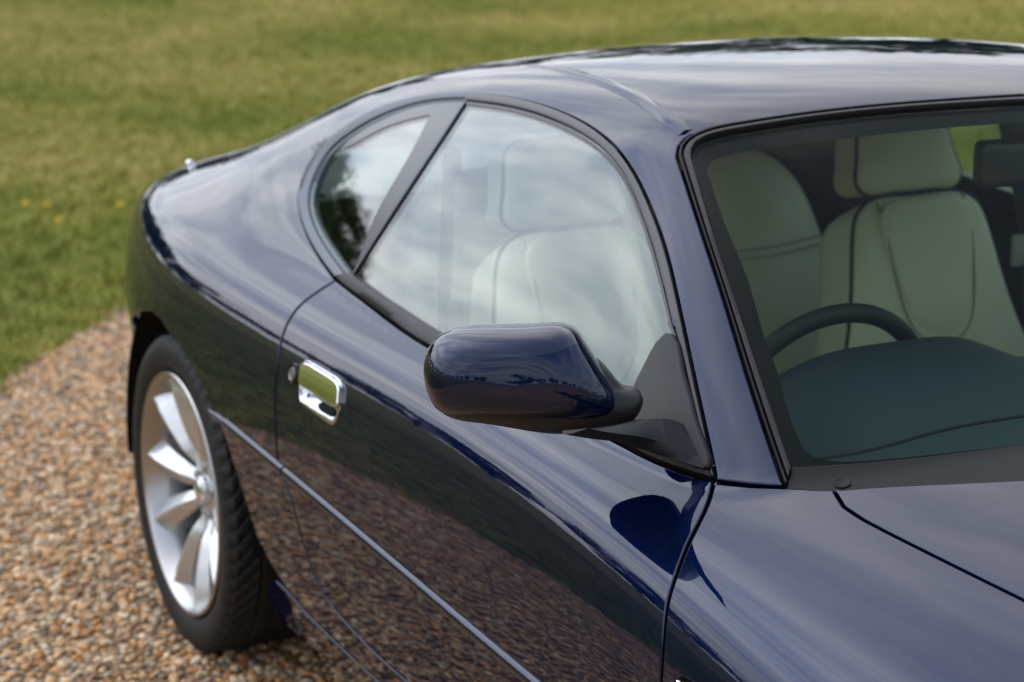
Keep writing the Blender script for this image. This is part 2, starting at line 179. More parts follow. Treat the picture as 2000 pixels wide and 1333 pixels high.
MLOWER = [(-0.1157, -0.0138), (-0.1104, -0.0298), (-0.0961, -0.0393), (-0.0575, -0.0456), (-0.0125, -0.0519), (0.0363, -0.0574), (0.0772, -0.0553), (0.1091, -0.0508), (0.1256, -0.0453), (0.1369, -0.0342), (0.143, -0.0218), (0.1441, -0.0103), (0.1383, -0.0027), (0.1223, 0.0002), (0.1055, 0.0159), (0.0759, 0.0442), (0.0438, 0.0629), (-0.0201, 0.065), (-0.0841, 0.0576), (-0.1146, 0.0217)]
ARMST = [[(1.7709, -0.9689, 0.9401), (1.7718, -0.9691, 0.9396), (1.7728, -0.9693, 0.9391), (1.7737, -0.9695, 0.9387), (1.7744, -0.9697, 0.9383), (1.775, -0.9698, 0.938), (1.7755, -0.9699, 0.9377)], [(1.7477, -0.9208, 0.9298), (1.7494, -0.9217, 0.9279), (1.7511, -0.9226, 0.9261), (1.7528, -0.9235, 0.9243), (1.7541, -0.9242, 0.923), (1.7552, -0.9248, 0.9218), (1.7563, -0.9254, 0.9207)], [(1.7207, -0.8672, 0.9204), (1.7238, -0.8689, 0.9171), (1.7268, -0.8705, 0.9137), (1.7298, -0.8722, 0.9104), (1.7321, -0.8734, 0.9079), (1.734, -0.8745, 0.9057), (1.7358, -0.8754, 0.9037)], [(1.6972, -0.8323, 0.9146), (1.7026, -0.8346, 0.9097), (1.708, -0.8369, 0.9048), (1.7133, -0.8392, 0.8999), (1.7173, -0.8408, 0.8962), (1.7207, -0.8423, 0.8931), (1.7238, -0.8436, 0.8901)], [(1.6762, -0.7983, 0.9058), (1.6851, -0.8008, 0.8997), (1.6938, -0.8033, 0.8935), (1.7024, -0.8057, 0.8873), (1.7088, -0.8075, 0.8827), (1.7143, -0.809, 0.8787), (1.7193, -0.8104, 0.875)], [(1.675, -0.7715, 0.8939), (1.6841, -0.7738, 0.8878), (1.6931, -0.776, 0.8816), (1.702, -0.7782, 0.8754), (1.7086, -0.7798, 0.8708), (1.7142, -0.7812, 0.8669), (1.7194, -0.7825, 0.8632)], [(1.6933, -0.7561, 0.8794), (1.6999, -0.7577, 0.8748), (1.7064, -0.7593, 0.8702), (1.7129, -0.7609, 0.8656), (1.7177, -0.7621, 0.8621), (1.7219, -0.7631, 0.8591), (1.7257, -0.764, 0.8564)], [(1.7122, -0.7501, 0.8659), (1.7166, -0.7507, 0.8633), (1.721, -0.7512, 0.8608), (1.7253, -0.7517, 0.8582), (1.7285, -0.7521, 0.8563), (1.7313, -0.7524, 0.8546), (1.7339, -0.7527, 0.8531)]]
# ------------------------------------------------------------------ materials
def mat(name, base=(.5, .5, .5), rough=.5, metal=0., coat=0., coat_rough=.03, spec=.5, sheen=0.):
    m = bpy.data.materials.new(name); m.use_nodes = True
    b = m.node_tree.nodes['Principled BSDF']
    b.inputs['Base Color'].default_value = (*base, 1); b.inputs['Roughness'].default_value = rough; b.inputs['Metallic'].default_value = metal
    b.inputs['Coat Weight'].default_value = coat; b.inputs['Coat Roughness'].default_value = coat_rough; b.inputs['Specular IOR Level'].default_value = spec
    b.inputs['Sheen Weight'].default_value = sheen
    return m
def nodes(m): return m.node_tree.nodes, m.node_tree.links.new, m.node_tree.nodes['Principled BSDF']
def noise(m, scale, detail=4, rough=.5, coord='Object', vec=None):
    n, l, b = nodes(m); t = n.new('ShaderNodeTexNoise'); t.inputs['Scale'].default_value = scale; t.inputs['Detail'].default_value = detail; t.inputs['Roughness'].default_value = rough
    if vec is None:
        c = n.new('ShaderNodeTexCoord'); l(c.outputs[coord], t.inputs[0])
    else: l(vec, t.inputs[0])
    return t
def ramp(m, src, stops):
    n, l, b = nodes(m); r = n.new('ShaderNodeValToRGB'); l(src, r.inputs[0]); cr = r.color_ramp
    while len(cr.elements) < len(stops): cr.elements.new(.5)
    for e, (p, c) in zip(cr.elements, stops): e.position = p; e.color = (*c, 1)
    return r
def bump(m, src, strength, dist):
    n, l, b = nodes(m); u = n.new('ShaderNodeBump'); u.inputs['Strength'].default_value = strength; u.inputs['Distance'].default_value = dist
    l(src, u.inputs['Height']); l(u.outputs[0], b.inputs['Normal']); return u
M = {}
M['paint'] = mat('navy_metallic_paint', (.005, .014, .08), .34, .6, 1.0, .0, .0)
n_, l_, b_ = nodes(M['paint'])
b_.inputs['Coat IOR'].default_value = 1.50; b_.inputs['Specular Tint'].default_value = (.006, .018, .07, 1)
fl = n_.new('ShaderNodeTexVoronoi'); fl.inputs['Scale'].default_value = 2600; tcp = n_.new('ShaderNodeTexCoord'); l_(tcp.outputs['Object'], fl.inputs[0])
r_ = ramp(M['paint'], fl.outputs['Color'], [(0, (.0011, .0050, .026)), (1, (.0024, .0098, .048))]); l_(r_.outputs[0], b_.inputs['Base Color'])
wv = noise(M['paint'], 7.5, 1.5, .4); wb = n_.new('ShaderNodeBump'); wb.inputs['Strength'].default_value = 1; wb.inputs['Distance'].default_value = .0007; l_(wv.outputs[0], wb.inputs['Height'])   # slight waviness of the pressed panels
op = noise(M['paint'], 90, 2, .5)                                   # faint orange peel of the clear coat
ob = n_.new('ShaderNodeBump'); ob.inputs['Strength'].default_value = .007; ob.inputs['Distance'].default_value = .002; l_(op.outputs[0], ob.inputs['Height']); l_(wb.outputs[0], ob.inputs['Normal']); l_(ob.outputs[0], b_.inputs['Coat Normal'])
M['black'] = mat('black_backing', (.006, .006, .007), .8, spec=.2)
M['rubber'] = mat('black_rubber_seal', (.011, .0105, .011), .42, spec=.30)
u_ = noise(M['rubber'], 260, 3); ru = ramp(M['rubber'], u_.outputs[0], [(.3, (.36,)*3), (.7, (.52,)*3)]); nodes(M['rubber'])[1](ru.outputs[0], nodes(M['rubber'])[2].inputs['Roughness'])
M['trim'] = mat('satin_black_trim', (.026, .024, .025), .36)
M['anod'] = mat('dark_anodised_trim', (.07, .08, .095), .34, .8)
M['plastic'] = mat('grained_black_plastic', (.0125, .0115, .0115), .40, spec=.34)
pn = noise(M['plastic'], 900, 2); bump(M['plastic'], pn.outputs[0], .12, .0006)
M['gloss'] = mat('gloss_black_glass_band', (.02, .02, .024), .12, spec=.6)
M['cowl'] = mat('weathered_cowl_plastic', (.0085, .008, .008), .5, spec=.2)
M['cover'] = mat('satin_black_pillar_cover', (.014, .0135, .015), .2, spec=.48)
M['frit'] = mat('black_ceramic_frit', (.005, .0055, .007), .6, spec=.06)
M['chrome'] = mat('chrome', (.86, .87, .88), .05, 1.0)
M['chrome_cup'] = mat('chrome_handle_cup', (.62, .63, .66), .16, 1.0)
M['alloy'] = mat('silver_painted_alloy', (.62, .625, .64), .30, .85, .6, .08)
al = noise(M['alloy'], 60, 3); ra = ramp(M['alloy'], al.outputs[0], [(.3, (.26,)*3), (.75, (.40,)*3)]); nodes(M['alloy'])[1](ra.outputs[0], nodes(M['alloy'])[2].inputs['Roughness'])
M['barrel'] = mat('silver_rim_barrel', (.42, .41, .405), .27, 1.0)
M['steel'] = mat('brake_steel', (.32, .31, .30), .38, 1.0)
M['tyre'] = mat('tyre_rubber', (.022, .021, .020), .62, spec=.3)
ty = noise(M['tyre'], 35, 5, .65); rt = ramp(M['tyre'], ty.outputs[0], [(.35, (.0075, .0072, .007)), (.62, (.013, .012, .011)), (.85, (.045, .037, .029))]); nodes(M['tyre'])[1](rt.outputs[0], nodes(M['tyre'])[2].inputs['Base Color'])
M['leather'] = mat('cream_leather', (.5,.47,.33), .48, spec=.4)
ln = noise(M['leather'], 700, 3); bump(M['leather'], ln.outputs[0], .15, .0008)
lv = noise(M['leather'], 6, 3); lr = ramp(M['leather'], lv.outputs[0], [(.3, (.64, .60, .435)), (.7, (.72, .68, .51))]); nodes(M['leather'])[1](lr.outputs[0], nodes(M['leather'])[2].inputs['Base Color'])
M['seam'] = mat('leather_seam', (.30, .28, .19), .7)
M['piping'] = mat('navy_leather_piping', (.006, .008, .018), .5)
M['navy'] = mat('dark_blue_leather_trim', (.016, .030, .050), .55)
nn = noise(M['navy'], 800, 2); bump(M['navy'], nn.outputs[0], .12, .0006)
M['dash'] = mat('dark_blue_dash_top', (.020, .036, .050), .62, spec=.2)
dn = noise(M['dash'], 900, 2); bump(M['dash'], dn.outputs[0], .15, .0006)
M['lining'] = mat('pale_headlining', (.40, .385, .33), .85)
M['webbing'] = mat('seat_belt_webbing', (.02, .022, .026), .7)
M['wheelrim'] = mat('dark_leather_steering_rim', (.009, .015, .019), .5, spec=.35)
M['carpet'] = mat('dark_carpet', (.012, .014, .02), .95)

def glass(name, tint, refl=1.0, rough=0.):
    m = bpy.data.materials.new(name); m.use_nodes = True; n = m.node_tree.nodes; l = m.node_tree.links.new; n.clear()
    o = n.new('ShaderNodeOutputMaterial'); t = n.new('ShaderNodeBsdfTransparent'); t.inputs[0].default_value = (*tint, 1)
    g = n.new('ShaderNodeBsdfGlossy'); g.inputs['Roughness'].default_value = rough; g.inputs['Color'].default_value = (refl, refl, refl, 1)
    f = n.new('ShaderNodeFresnel'); x = n.new('ShaderNodeMixShader')
    gb = n.new('ShaderNodeNewGeometry'); mi = n.new('ShaderNodeMix'); mi.inputs[2].default_value = 1.52; mi.inputs[3].default_value = 1/1.52; l(gb.outputs['Backfacing'], mi.inputs[0]); l(mi.outputs[0], f.inputs[0])   # same reflectance at both faces of the pane
    l(f.outputs[0], x.inputs[0]); l(t.outputs[0], x.inputs[1]); l(g.outputs[0], x.inputs[2]); l(x.outputs[0], o.inputs[0])
    return m
M['scr_glass'] = glass('green_tinted_screen_glass', (.90, .965, .89), .11)
M['side_glass'] = glass('green_tinted_side_glass', (.845, .90, .87), 1.0)
M['mirror_glass'] = mat('mirror_glass', (.9, .9, .9), .01, 1.0)

# ------------------------------------------------------------------ object helpers
def link(name, me, m, parent=None, kind=None, label=None):
    o = bpy.data.objects.new(name, me); COL.objects.link(o)
    if m is not None and not me.materials: me.materials.append(m)
    if parent is not None: o.parent = parent
    if kind: o['kind'] = kind
    if label: o['label'] = label
    return o
def empty(name, label, cat, loc=(0, 0, 0), group=None):
    o = bpy.data.objects.new(name, None); COL.objects.link(o); o.location = loc; o['label'] = label; o['category'] = cat
    if group: o['group'] = group
    return o
def mesh_np(name, V, F, normals=None, smooth=True):
    me = bpy.data.meshes.new(name); me.from_pydata([tuple(v) for v in V], [], [tuple(int(i) for i in f) for f in F])
    if smooth: me.polygons.foreach_set('use_smooth', np.ones(len(me.polygons), bool))
    if normals is not None: me.normals_split_custom_set_from_vertices([tuple(n) for n in normals])
    me.update(); return me
def mirrored(me):
    V = np.array([v.co[:] for v in me.vertices]); V[:, 1] *= -1
    F = [list(p.vertices)[::-1] for p in me.polygons]
    Nn = None
    if 'nrm' in NRM.get(me.name, {}): Nn = NRM[me.name]['nrm'].copy(); Nn[:, 1] *= -1
    m2 = mesh_np(me.name, V, F, Nn)
    for mm in me.materials: m2.materials.append(mm)
    return m2
NRM = {}
def both(name, me, m, parent, pl=None, label=None):
    """the piece on the car's right side and its mirror image on the left"""
    a = link(name, me, m, parent, label=label); b = link(name, mirrored(me), m, pl if pl is not None else parent)
    return a, b

class Surf:
    """the styling surface seen as (u, s): station along the car and arc length round the section"""
    def __init__(self, f, u0, u1, du=.025, n=260, t0=-.62, t1=math.pi+.62):
        self.f = f; self.U = np.arange(u0, u1+du, du); self.T = np.linspace(t0, t1, n)
        uu, tt = np.meshgrid(self.U, self.T, indexing='ij'); P = from_uv(np.stack([uu, tt], -1), f, 20)
        d = np.linalg.norm(np.diff(P, axis=1), axis=-1); self.S = np.concatenate([np.zeros((len(self.U), 1)), np.cumsum(d, axis=1)], 1)
        k = np.searchsorted(self.T, math.pi/2); self.S -= self.S[:, k:k+1]
        self.du = du; self.dt = self.T[1]-self.T[0]
    def row(self, u):
        i = np.clip((u-self.U[0])/self.du, 0, len(self.U)-1.001); k = int(i); a = i-k
        return self.S[k]*(1-a)+self.S[k+1]*a
    def us(self, uv):
        uv = np.asarray(uv, float); i = np.clip((uv[:, 0]-self.U[0])/self.du, 0, len(self.U)-1.001); k = i.astype(int); a = i-k
        j = np.clip((uv[:, 1]-self.T[0])/self.dt, 0, len(self.T)-1.001); q = j.astype(int); b = j-q
        S = self.S; s = (S[k, q]*(1-b)+S[k, q+1]*b)*(1-a)+(S[k+1, q]*(1-b)+S[k+1, q+1]*b)*a
        return np.stack([uv[:, 0], s], -1)
    def uv(self, us):
        out = np.empty((len(us), 2))
        for k, (u, s) in enumerate(us): out[k] = (u, np.interp(s, self.row(u), self.T))
        return out
    def pos(self, uv, off=0):
        p = from_uv(np.asarray(uv, float), self.f, 26); n = grad(self.f, p)
        return p+off*n, n
SB = Surf(f_body, -1.95, 3.5); SG = Surf(f_glass, -1.2, 2.1)
def P3(p): return to_uv(np.asarray(p, float))
def on_xy(x, y, f=f_body):
    lo, hi = .45, 1.45
    for _ in range(40):
        m = .5*(lo+hi)
        if f(np.array([x, y, m])) < 0: lo = m
        else: hi = m
    return tuple(to_uv(np.array([x, y, hi])))
def on_xz(x, z, f=f_body):
    lo, hi = .1, 1.3
    for _ in range(40):
        m = .5*(lo+hi)
        if f(np.array([x, -m, z])) < 0: lo = m
        else: hi = m
    return tuple(to_uv(np.array([x, -hi, z])))
def xz_line(pts, n=8):
    o = []
    for (a, b) in zip(pts[:-1], pts[1:]):
        for t in np.linspace(0, 1, n, endpoint=False): o.append(on_xz(a[0]+(b[0]-a[0])*t, a[1]+(b[1]-a[1])*t))
    o.append(on_xz(*pts[-1])); return o
def xy_line(pts, n=8, f=f_body):
    o = []
    for (a, b) in zip(pts[:-1], pts[1:]):
        for t in np.linspace(0, 1, n, endpoint=False): o.append(on_xy(a[0]+(b[0]-a[0])*t, a[1]+(b[1]-a[1])*t, f))
    o.append(on_xy(*pts[-1], f)); return o
def mir(c): return [(u, math.pi-t) for u, t in c][::-1]
def densify(P, h):
    out = []
    for a, b in zip(P, np.roll(P, -1, 0)):
        L = np.linalg.norm(b-a); k = max(1, int(math.ceil(L/h)))
        for t in range(k): out.append(a+(b-a)*t/k)
    return np.array(out)
def dedupe(P, e=.0012):
    keep = [P[0]]
    for p in P[1:]:
        if np.linalg.norm(p-keep[-1]) > e: keep.append(p)
    if np.linalg.norm(keep[0]-keep[-1]) < e: keep.pop()
    return np.array(keep)
def inside(P, Q):
    c = np.zeros(len(Q), bool); x, y = Q[:, 0], Q[:, 1]
    for a, b in zip(P, np.roll(P, -1, 0)):
        if a[1] == b[1]: continue
        m = (a[1] > y) != (b[1] > y); c ^= m & (x < (b[0]-a[0])*(y-a[1])/(b[1]-a[1])+a[0])
    return c
def dist(P, Q):
    d = np.full(len(Q), 9.)
    for a, b in zip(P, np.roll(P, -1, 0)):
        ab = b-a; t = np.clip(((Q-a)@ab)/max(ab@ab, 1e-12), 0, 1); d = np.minimum(d, np.linalg.norm(Q-a-t[:, None]*ab, axis=1))
    return d
def near(P, Q, r): return dist(P, Q) < r
def panel(name, loop, S, off=0., gap=.0036, depth=.014, rnd=.0026, h=.016, crown=None, holes=(), back=False):
    """sheet-metal (or glass) piece cut out of surface S along loop, with a rounded edge turned in by depth"""
    P = dedupe(densify(dedupe(S.us(np.array(loop))), h*.6), .0008)
    A = .5*np.sum(P[:, 0]*np.roll(P[:, 1], -1)-np.roll(P[:, 0], -1)*P[:, 1])
    if A < 0: P = P[::-1].copy()
    t = np.roll(P, -1, 0)-np.roll(P, 1, 0); t /= np.maximum(np.linalg.norm(t, axis=1, keepdims=True), 1e-9)
    P = P+np.stack([-t[:, 1], t[:, 0]], -1)*gap
    u0, u1 = P[:, 0].min(), P[:, 0].max(); s0, s1 = P[:, 1].min(), P[:, 1].max()
    us = np.arange(u0+h*.5, u1, h); ss = np.arange(s0+h*.5, s1, h)
    Q = np.stack(np.meshgrid(us, ss, indexing='ij'), -1); Q[::2, :, 1] += h*.5; Q = Q.reshape(-1, 2)
    Q = Q[inside(P, Q)]
    if len(Q): Q = Q[~near(P, Q, h*.45)]
    nb = len(P); HL = [dedupe(densify(dedupe(S.us(np.array(q))), h*.6), .0008) for q in holes]
    for q in HL: Q = Q[~inside(q, Q) & ~near(q, Q, h*.4)]
    pts = np.concatenate([P]+HL+([Q] if len(Q) else [])); ed = [(i, (i+1) % nb) for i in range(nb)]; k0 = nb
    for q in HL: ed += [(k0+i, k0+(i+1) % len(q)) for i in range(len(q))]; k0 += len(q)
    vs_, es_, fs_, ov, oe, of = delaunay_2d_cdt([Vector(p) for p in pts], ed, [], 1, 1e-7)
    V2 = np.array([v[:] for v in vs_]); F = [list(f) for f in fs_]
    for q in HL:
        cen_ = np.array([V2[f].mean(0) for f in F]); kill = inside(q, cen_); F = [f for f, k in zip(F, kill) if not k]
    uv = S.uv(V2); p, n = S.pos(uv, off)
    if crown is not None: p = p+n*crown(V2, P)[:, None]
    # boundary order in the output
    idx = {}
    for k, o in enumerate(ov):
        for q in o:
            if q < nb: idx[q] = k
    B = [idx[i] for i in range(nb) if i in idx]
    # orient the faces along n
    a, b, c = p[F[0][0]], p[F[0][1]], p[F[0][2]]
    votes = 0
    for f in F[:: max(1, len(F)//50)]:
        votes += np.sign(np.dot(np.cross(p[f[1]]-p[f[0]], p[f[2]]-p[f[0]]), n[f[0]]))
    flip = votes < 0
    if flip: F = [f[::-1] for f in F]
    V = [p]; NN = [n]; base = len(p); m = len(B)
    if depth > 0:
        pb, nbm = p[B], n[B]; tg = np.roll(pb, -1, 0)-np.roll(pb, 1, 0); tg /= np.maximum(np.linalg.norm(tg, axis=1, keepdims=True), 1e-9)
        o = np.cross(tg, nbm); cen = p.mean(0)
        if flip: o = -o
        mid = (o+nbm); mid /= np.linalg.norm(mid, axis=1, keepdims=True)
        V += [pb+o*rnd*.7-nbm*rnd*.3, pb+o*rnd-nbm*rnd, pb+o*rnd-nbm*depth]; NN += [mid, o, o]
        rings = [B, list(range(base, base+m)), list(range(base+m, base+2*m)), list(range(base+2*m, base+3*m))]
        for r0, r1 in zip(rings[:-1], rings[1:]):
            for i in range(m):
                j = (i+1) % m; q = [r0[i], r1[i], r1[j], r0[j]]
                F.append(q if not flip else q[::-1])
    if back:
        b0 = sum(len(v) for v in V); nf = len(F)-(3*m if depth > 0 else 0); F += [[b0+q for q in f[::-1]] for f in F[:nf]]; V.append(p-n*depth*.98); NN.append(-n)
    V = np.concatenate(V); NN = np.concatenate(NN)
    if crown is not None: NN = None
    me = mesh_np(name, V, F, NN)
    if NN is None: sharp(me, 50); return me
    NRM[me.name] = {'nrm': NN}
    return me
def ribbon(name, curve, S, hw=.02, off=-.0125, h=.015):
    c = np.array(curve); P = S.us(c); d = [P[0]]
    for a, b in zip(P[:-1], P[1:]):
        k = max(1, int(np.linalg.norm(b-a)/h))
        for t in range(1, k+1): d.append(a+(b-a)*t/k)
    p, n = S.pos(S.uv(np.array(d)), off); t = np.gradient(p, axis=0); t /= np.maximum(np.linalg.norm(t, axis=1, keepdims=True), 1e-9); o = np.cross(t, n)
    V = np.concatenate([p-o*hw, p+o*hw]); m = len(p)
    return mesh_np(name, V, [(i, i+1, m+i+1, m+i) for i in range(m-1)])
def curve3(curve, S, off=0., h=.012):
    P = S.us(np.array(curve)); d = [P[0]]
    for a, b in zip(P[:-1], P[1:]):
        k = max(1, int(math.ceil(np.linalg.norm(b-a)/h)))
        for t in range(1, k+1): d.append(a+(b-a)*t/k)
    return S.pos(S.uv(np.array(d)), off)
def resamp(p, n):
    L = np.r_[0, np.cumsum(np.linalg.norm(np.diff(p, axis=0), axis=1))]; t = np.linspace(0, L[-1], n)
    return np.stack([np.interp(t, L, p[:, k]) for k in range(p.shape[1])], -1)
def band(name, ca, Sa, cb, Sb, offa=0., offb=0., prof=((0, -.012), (0, .001), (.15, .004), (.5, .005), (.85, .004), (1, .001), (1, -.012)), n=None):
    """a moulding that fills the strip between two curves; prof = (across, height) pairs"""
    pa, na = curve3(ca, Sa, offa); pb, nb_ = curve3(cb, Sb, offb)
    m = n or max(len(pa), len(pb)); pa, pb = resamp(pa, m), resamp(pb, m); na, nb_ = resamp(na, m), resamp(nb_, m)
    V, F = [], []; K = len(prof)
    for (a, hgt) in prof:
        nn_ = na*(1-a)+nb_*a; nn_ /= np.linalg.norm(nn_, axis=1, keepdims=True); V.append(pa*(1-a)+pb*a+nn_*hgt)
    V = np.concatenate(V)
    for k in range(K-1):
        for i in range(m-1): F.append((k*m+i, k*m+i+1, (k+1)*m+i+1, (k+1)*m+i))
    F.append([k*m for k in range(K)]); F.append([k*m+m-1 for k in range(K)][::-1])
    me = mesh_np(name, V, F); fix_normals(me); sharp(me); return me
def fix_normals(me):
    b = bmesh.new(); b.from_mesh(me); bmesh.ops.recalc_face_normals(b, faces=b.faces); b.to_mesh(me); b.free()
def sharp(me, ang=40):
    b = bmesh.new(); b.from_mesh(me)
    for f in b.faces: f.smooth = True
    for e in b.edges:
        if len(e.link_faces) == 2 and e.calc_face_angle(0) > R(ang): e.smooth = False
    b.to_mesh(me); b.free()
def sweep(name, pts, nrm, prof, closed=False, cap=True, ang=40):
    """sweep profile [(side, up)] along pts; up = nrm"""
    pts = np.asarray(pts, float); nrm = np.asarray(nrm, float); m = len(pts); K = len(prof)
    t = (np.roll(pts, -1, 0)-np.roll(pts, 1, 0)) if closed else np.gradient(pts, axis=0); t /= np.linalg.norm(t, axis=1, keepdims=True)
    o = np.cross(t, nrm); o /= np.linalg.norm(o, axis=1, keepdims=True); up = np.cross(o, t)
    V = np.concatenate([pts+o*a+up*b for a, b in prof]); F = []
    for k in range(K):
        k2 = (k+1) % K
        for i in range(m if closed else m-1):
            j = (i+1) % m; F.append((k*m+i, k*m+j, k2*m+j, k2*m+i))
    if cap and not closed: F.append([k*m for k in range(K)]); F.append([k*m+m-1 for k in range(K)][::-1])
    me = mesh_np(name, V, F); fix_normals(me); sharp(me, ang); return me
def circ(r, k=10, ry=None): return [(r*math.cos(2*math.pi*i/k), (ry or r)*math.sin(2*math.pi*i/k)) for i in range(k)]
def tube(name, pts, r, closed=False, k=10):
    pts = np.asarray(pts, float); t = np.gradient(pts, axis=0); n = np.cross(t, [0.31, .22, .92]); n /= np.linalg.norm(n, axis=1, keepdims=True)
    return sweep(name, pts, n, circ(r, k), closed)
def lathe(name, prof, seg=96, axis_y=True, closed=False):
    """prof = (radius, y) pairs turned about the wheel axle"""
    a = np.linspace(0, 2*np.pi, seg, endpoint=False); V, F = [], []
    for r, y in prof: V.append(np.stack([r*np.cos(a), np.full(seg, y), r*np.sin(a)], -1))
    V = np.concatenate(V); K = len(prof)
    for k in range(K-1 if not closed else K):
        k2 = (k+1) % K
        for i in range(seg): F.append((k*seg+i, k*seg+(i+1) % seg, k2*seg+(i+1) % seg, k2*seg+i))
    me = mesh_np(name, V, F); fix_normals(me); sharp(me, 35); return me
def smooth_loop(pts, n=80):
    p = np.asarray(pts, float); q = np.concatenate([p[-3:], p, p[:3]]); L = np.r_[0, np.cumsum(np.linalg.norm(np.diff(q, axis=0), axis=1))]
    f = [spline(L, q[:, k]) for k in range(p.shape[1])]; t = np.linspace(L[3], L[3+len(p)], n, endpoint=False)
    return np.stack([g(t) for g in f], -1)
def smooth_line(pts, n=40):
    p = np.asarray(pts, float); L = np.r_[0, np.cumsum(np.linalg.norm(np.diff(p, axis=0), axis=1))]; t = np.linspace(0, L[-1], n)
    return np.stack([spline(L, p[:, k])(t) for k in range(p.shape[1])], -1)
def inflate(name, outline, D, O, A, B, Cc, n=2.6, wall=.03, back=.5, rings=16, cen=None, wall_scale=.97):
    """a cushion/shell: outline in the (A,B) plane at O, domed by D along Cc, walled back by wall and closed"""
    ol = np.asarray(outline, float); m = len(ol); c = ol.mean(0) if cen is None else np.asarray(cen, float)
    O, A, B, Cc = (np.asarray(v, float) for v in (O, A, B, Cc)); V = []; rs = []
    for k in range(rings): rs.append(math.sin((1-k/rings)*math.pi/2))
    def put(q, hgt): return O+q[:, :1]*A+q[:, 1:]*B+np.asarray(hgt).reshape(-1, 1)*Cc
    loops = []
    loops_ = None
    if wall > 0:
        loops.append(put(c+(ol-c)*(wall_scale-.10), np.full(m, -wall))); loops.append(put(c+(ol-c)*(wall_scale-.02), np.full(m, -wall*.93))); loops.append(put(c+(ol-c)*wall_scale, np.full(m, -wall*.75)))
        loops.append(put(c+(ol-c)*(wall_scale+1)/2, np.full(m, -wall*.4)))
    for r in rs: loops.append(put(c+(ol-c)*r, np.full(m, D*(1-r**n)**(1/n))))
    V = np.concatenate(loops+[(O+c[0]*A+c[1]*B+D*Cc)[None]]); F = []
    if wall > 0: F.append(list(range(m)))
    for k in range(len(loops)-1):
        for i in range(m): j = (i+1) % m; F.append((k*m+i, k*m+j, (k+1)*m+j, (k+1)*m+i))
    e = (len(loops)-1)*m
    for i in range(m): F.append((e+i, e+(i+1) % m, len(V)-1))
    me = mesh_np(name, V, F); fix_normals(me); sharp(me, 60); return me
def pillow(me, m, first, D, Cc, p=1.5):
    """replace the dome heights by the membrane solution so that the shell has no creases along its diagonals"""
    V = np.array([v.co[:] for v in me.vertices]); n = len(V); ids = np.arange(first, n); Cc = np.asarray(Cc, float)
    loc = {k: i for i, k in enumerate(ids)}; N_ = len(ids); Wt = np.zeros((N_, N_)); area = np.zeros(N_); base = V-np.outer(V@Cc, Cc)
    for pl in me.polygons:
        q = list(pl.vertices)
        if any(k < first for k in q): continue
        for t in ([q] if len(q) == 3 else [[q[0], q[1], q[2]], [q[0], q[2], q[3]]]):
            a = [base[k] for k in t]; ar = np.linalg.norm(np.cross(a[1]-a[0], a[2]-a[0]))+1e-14
            for i in range(3):
                j, k = (i+1) % 3, (i+2) % 3; cot = np.dot(a[j]-a[i], a[k]-a[i])/ar; x, y = loc[t[j]], loc[t[k]]; Wt[x, y] += .5*cot; Wt[y, x] += .5*cot; area[loc[t[i]]] += ar/6
    L = np.diag(Wt.sum(1))-Wt; inn = np.arange(m, N_); ph = np.zeros(N_); ph[inn] = np.linalg.solve(L[np.ix_(inn, inn)], area[inn]); ph = np.clip(ph/ph.max(), 0, 1)
    h = D*np.sqrt(1-(1-ph)**p); z0 = V[first]@Cc
    for k, i in loc.items(): me.vertices[int(k)].co = Vector(base[k]+Cc*(z0+h[i]))
    me.update(); return me
def box_bm(bm, c, s, rot=None, bev=.0):
    r = bmesh.ops.create_cube(bm, size=1); v = r['verts']
    bmesh.ops.scale(bm, vec=s, verts=v)
    if bev: 
        e = list({e for q in v for e in q.link_edges}); rr = bmesh.ops.bevel(bm, geom=e, offset=bev, segments=2, affect='EDGES', profile=.6); v = list({q for q in rr['verts']} | {q for q in v if q.is_valid})
    if rot is not None: bmesh.ops.rotate(bm, cent=(0, 0, 0), matrix=rot, verts=v)
    bmesh.ops.translate(bm, vec=c, verts=v); return v
def bm_mesh(name, bm, ang=40):
    me = bpy.data.meshes.new(name); bm.to_mesh(me); bm.free(); sharp(me, ang); return me

# ================================================================== the ground and the park
def edge_y(x): return -.156-.78*(x+2.88)
rg = random.Random(3)
gr_pts = []
def jag(a, b, n, amp):
    for k in range(n):
        t = k/n; gr_pts.append((a[0]+(b[0]-a[0])*t+rg.uniform(-amp, amp), a[1]+(b[1]-a[1])*t+rg.uniform(-amp, amp)))
jag((40, edge_y(12)-14), (12, edge_y(12)), 50, .10); jag((12, edge_y(12)), (-3.15, edge_y(-3.15)), 420, .030)
jag((-3.15, edge_y(-3.15)), (-3.3, .45), 12, .02); jag((-3.3, .45), (-2.5, 1.35), 40, .03); jag((-2.5, 1.35), (0, 2.2), 60, .04); jag((0, 2.2), (12, 3.4), 100, .06); jag((12, 3.4), (40, 5), 40, .1)
def flat(name, pts, z):
    bm = bmesh.new(); vv = [bm.verts.new((x, y, z)) for x, y in pts]; f = bm.faces.new(vv); bmesh.ops.triangulate(bm, faces=[f]); bmesh.ops.recalc_face_normals(bm, faces=bm.faces)
    me = bpy.data.meshes.new(name); bm.to_mesh(me); bm.free()
    if me.polygons[0].normal.z < 0: me.flip_normals()
    return me
M['lawn'] = mat('mown_lawn', (.07, .075, .02), .9, spec=.15)
m = M['lawn']; n_, l_, b_ = nodes(m); tcl = n_.new('ShaderNodeTexCoord'); mpl = n_.new('ShaderNodeMapping'); mpl.inputs['Rotation'].default_value = (0, 0, R(27)); mpl.inputs['Scale'].default_value = (.75, 1.25, 1); l_(tcl.outputs['Object'], mpl.inputs[0])
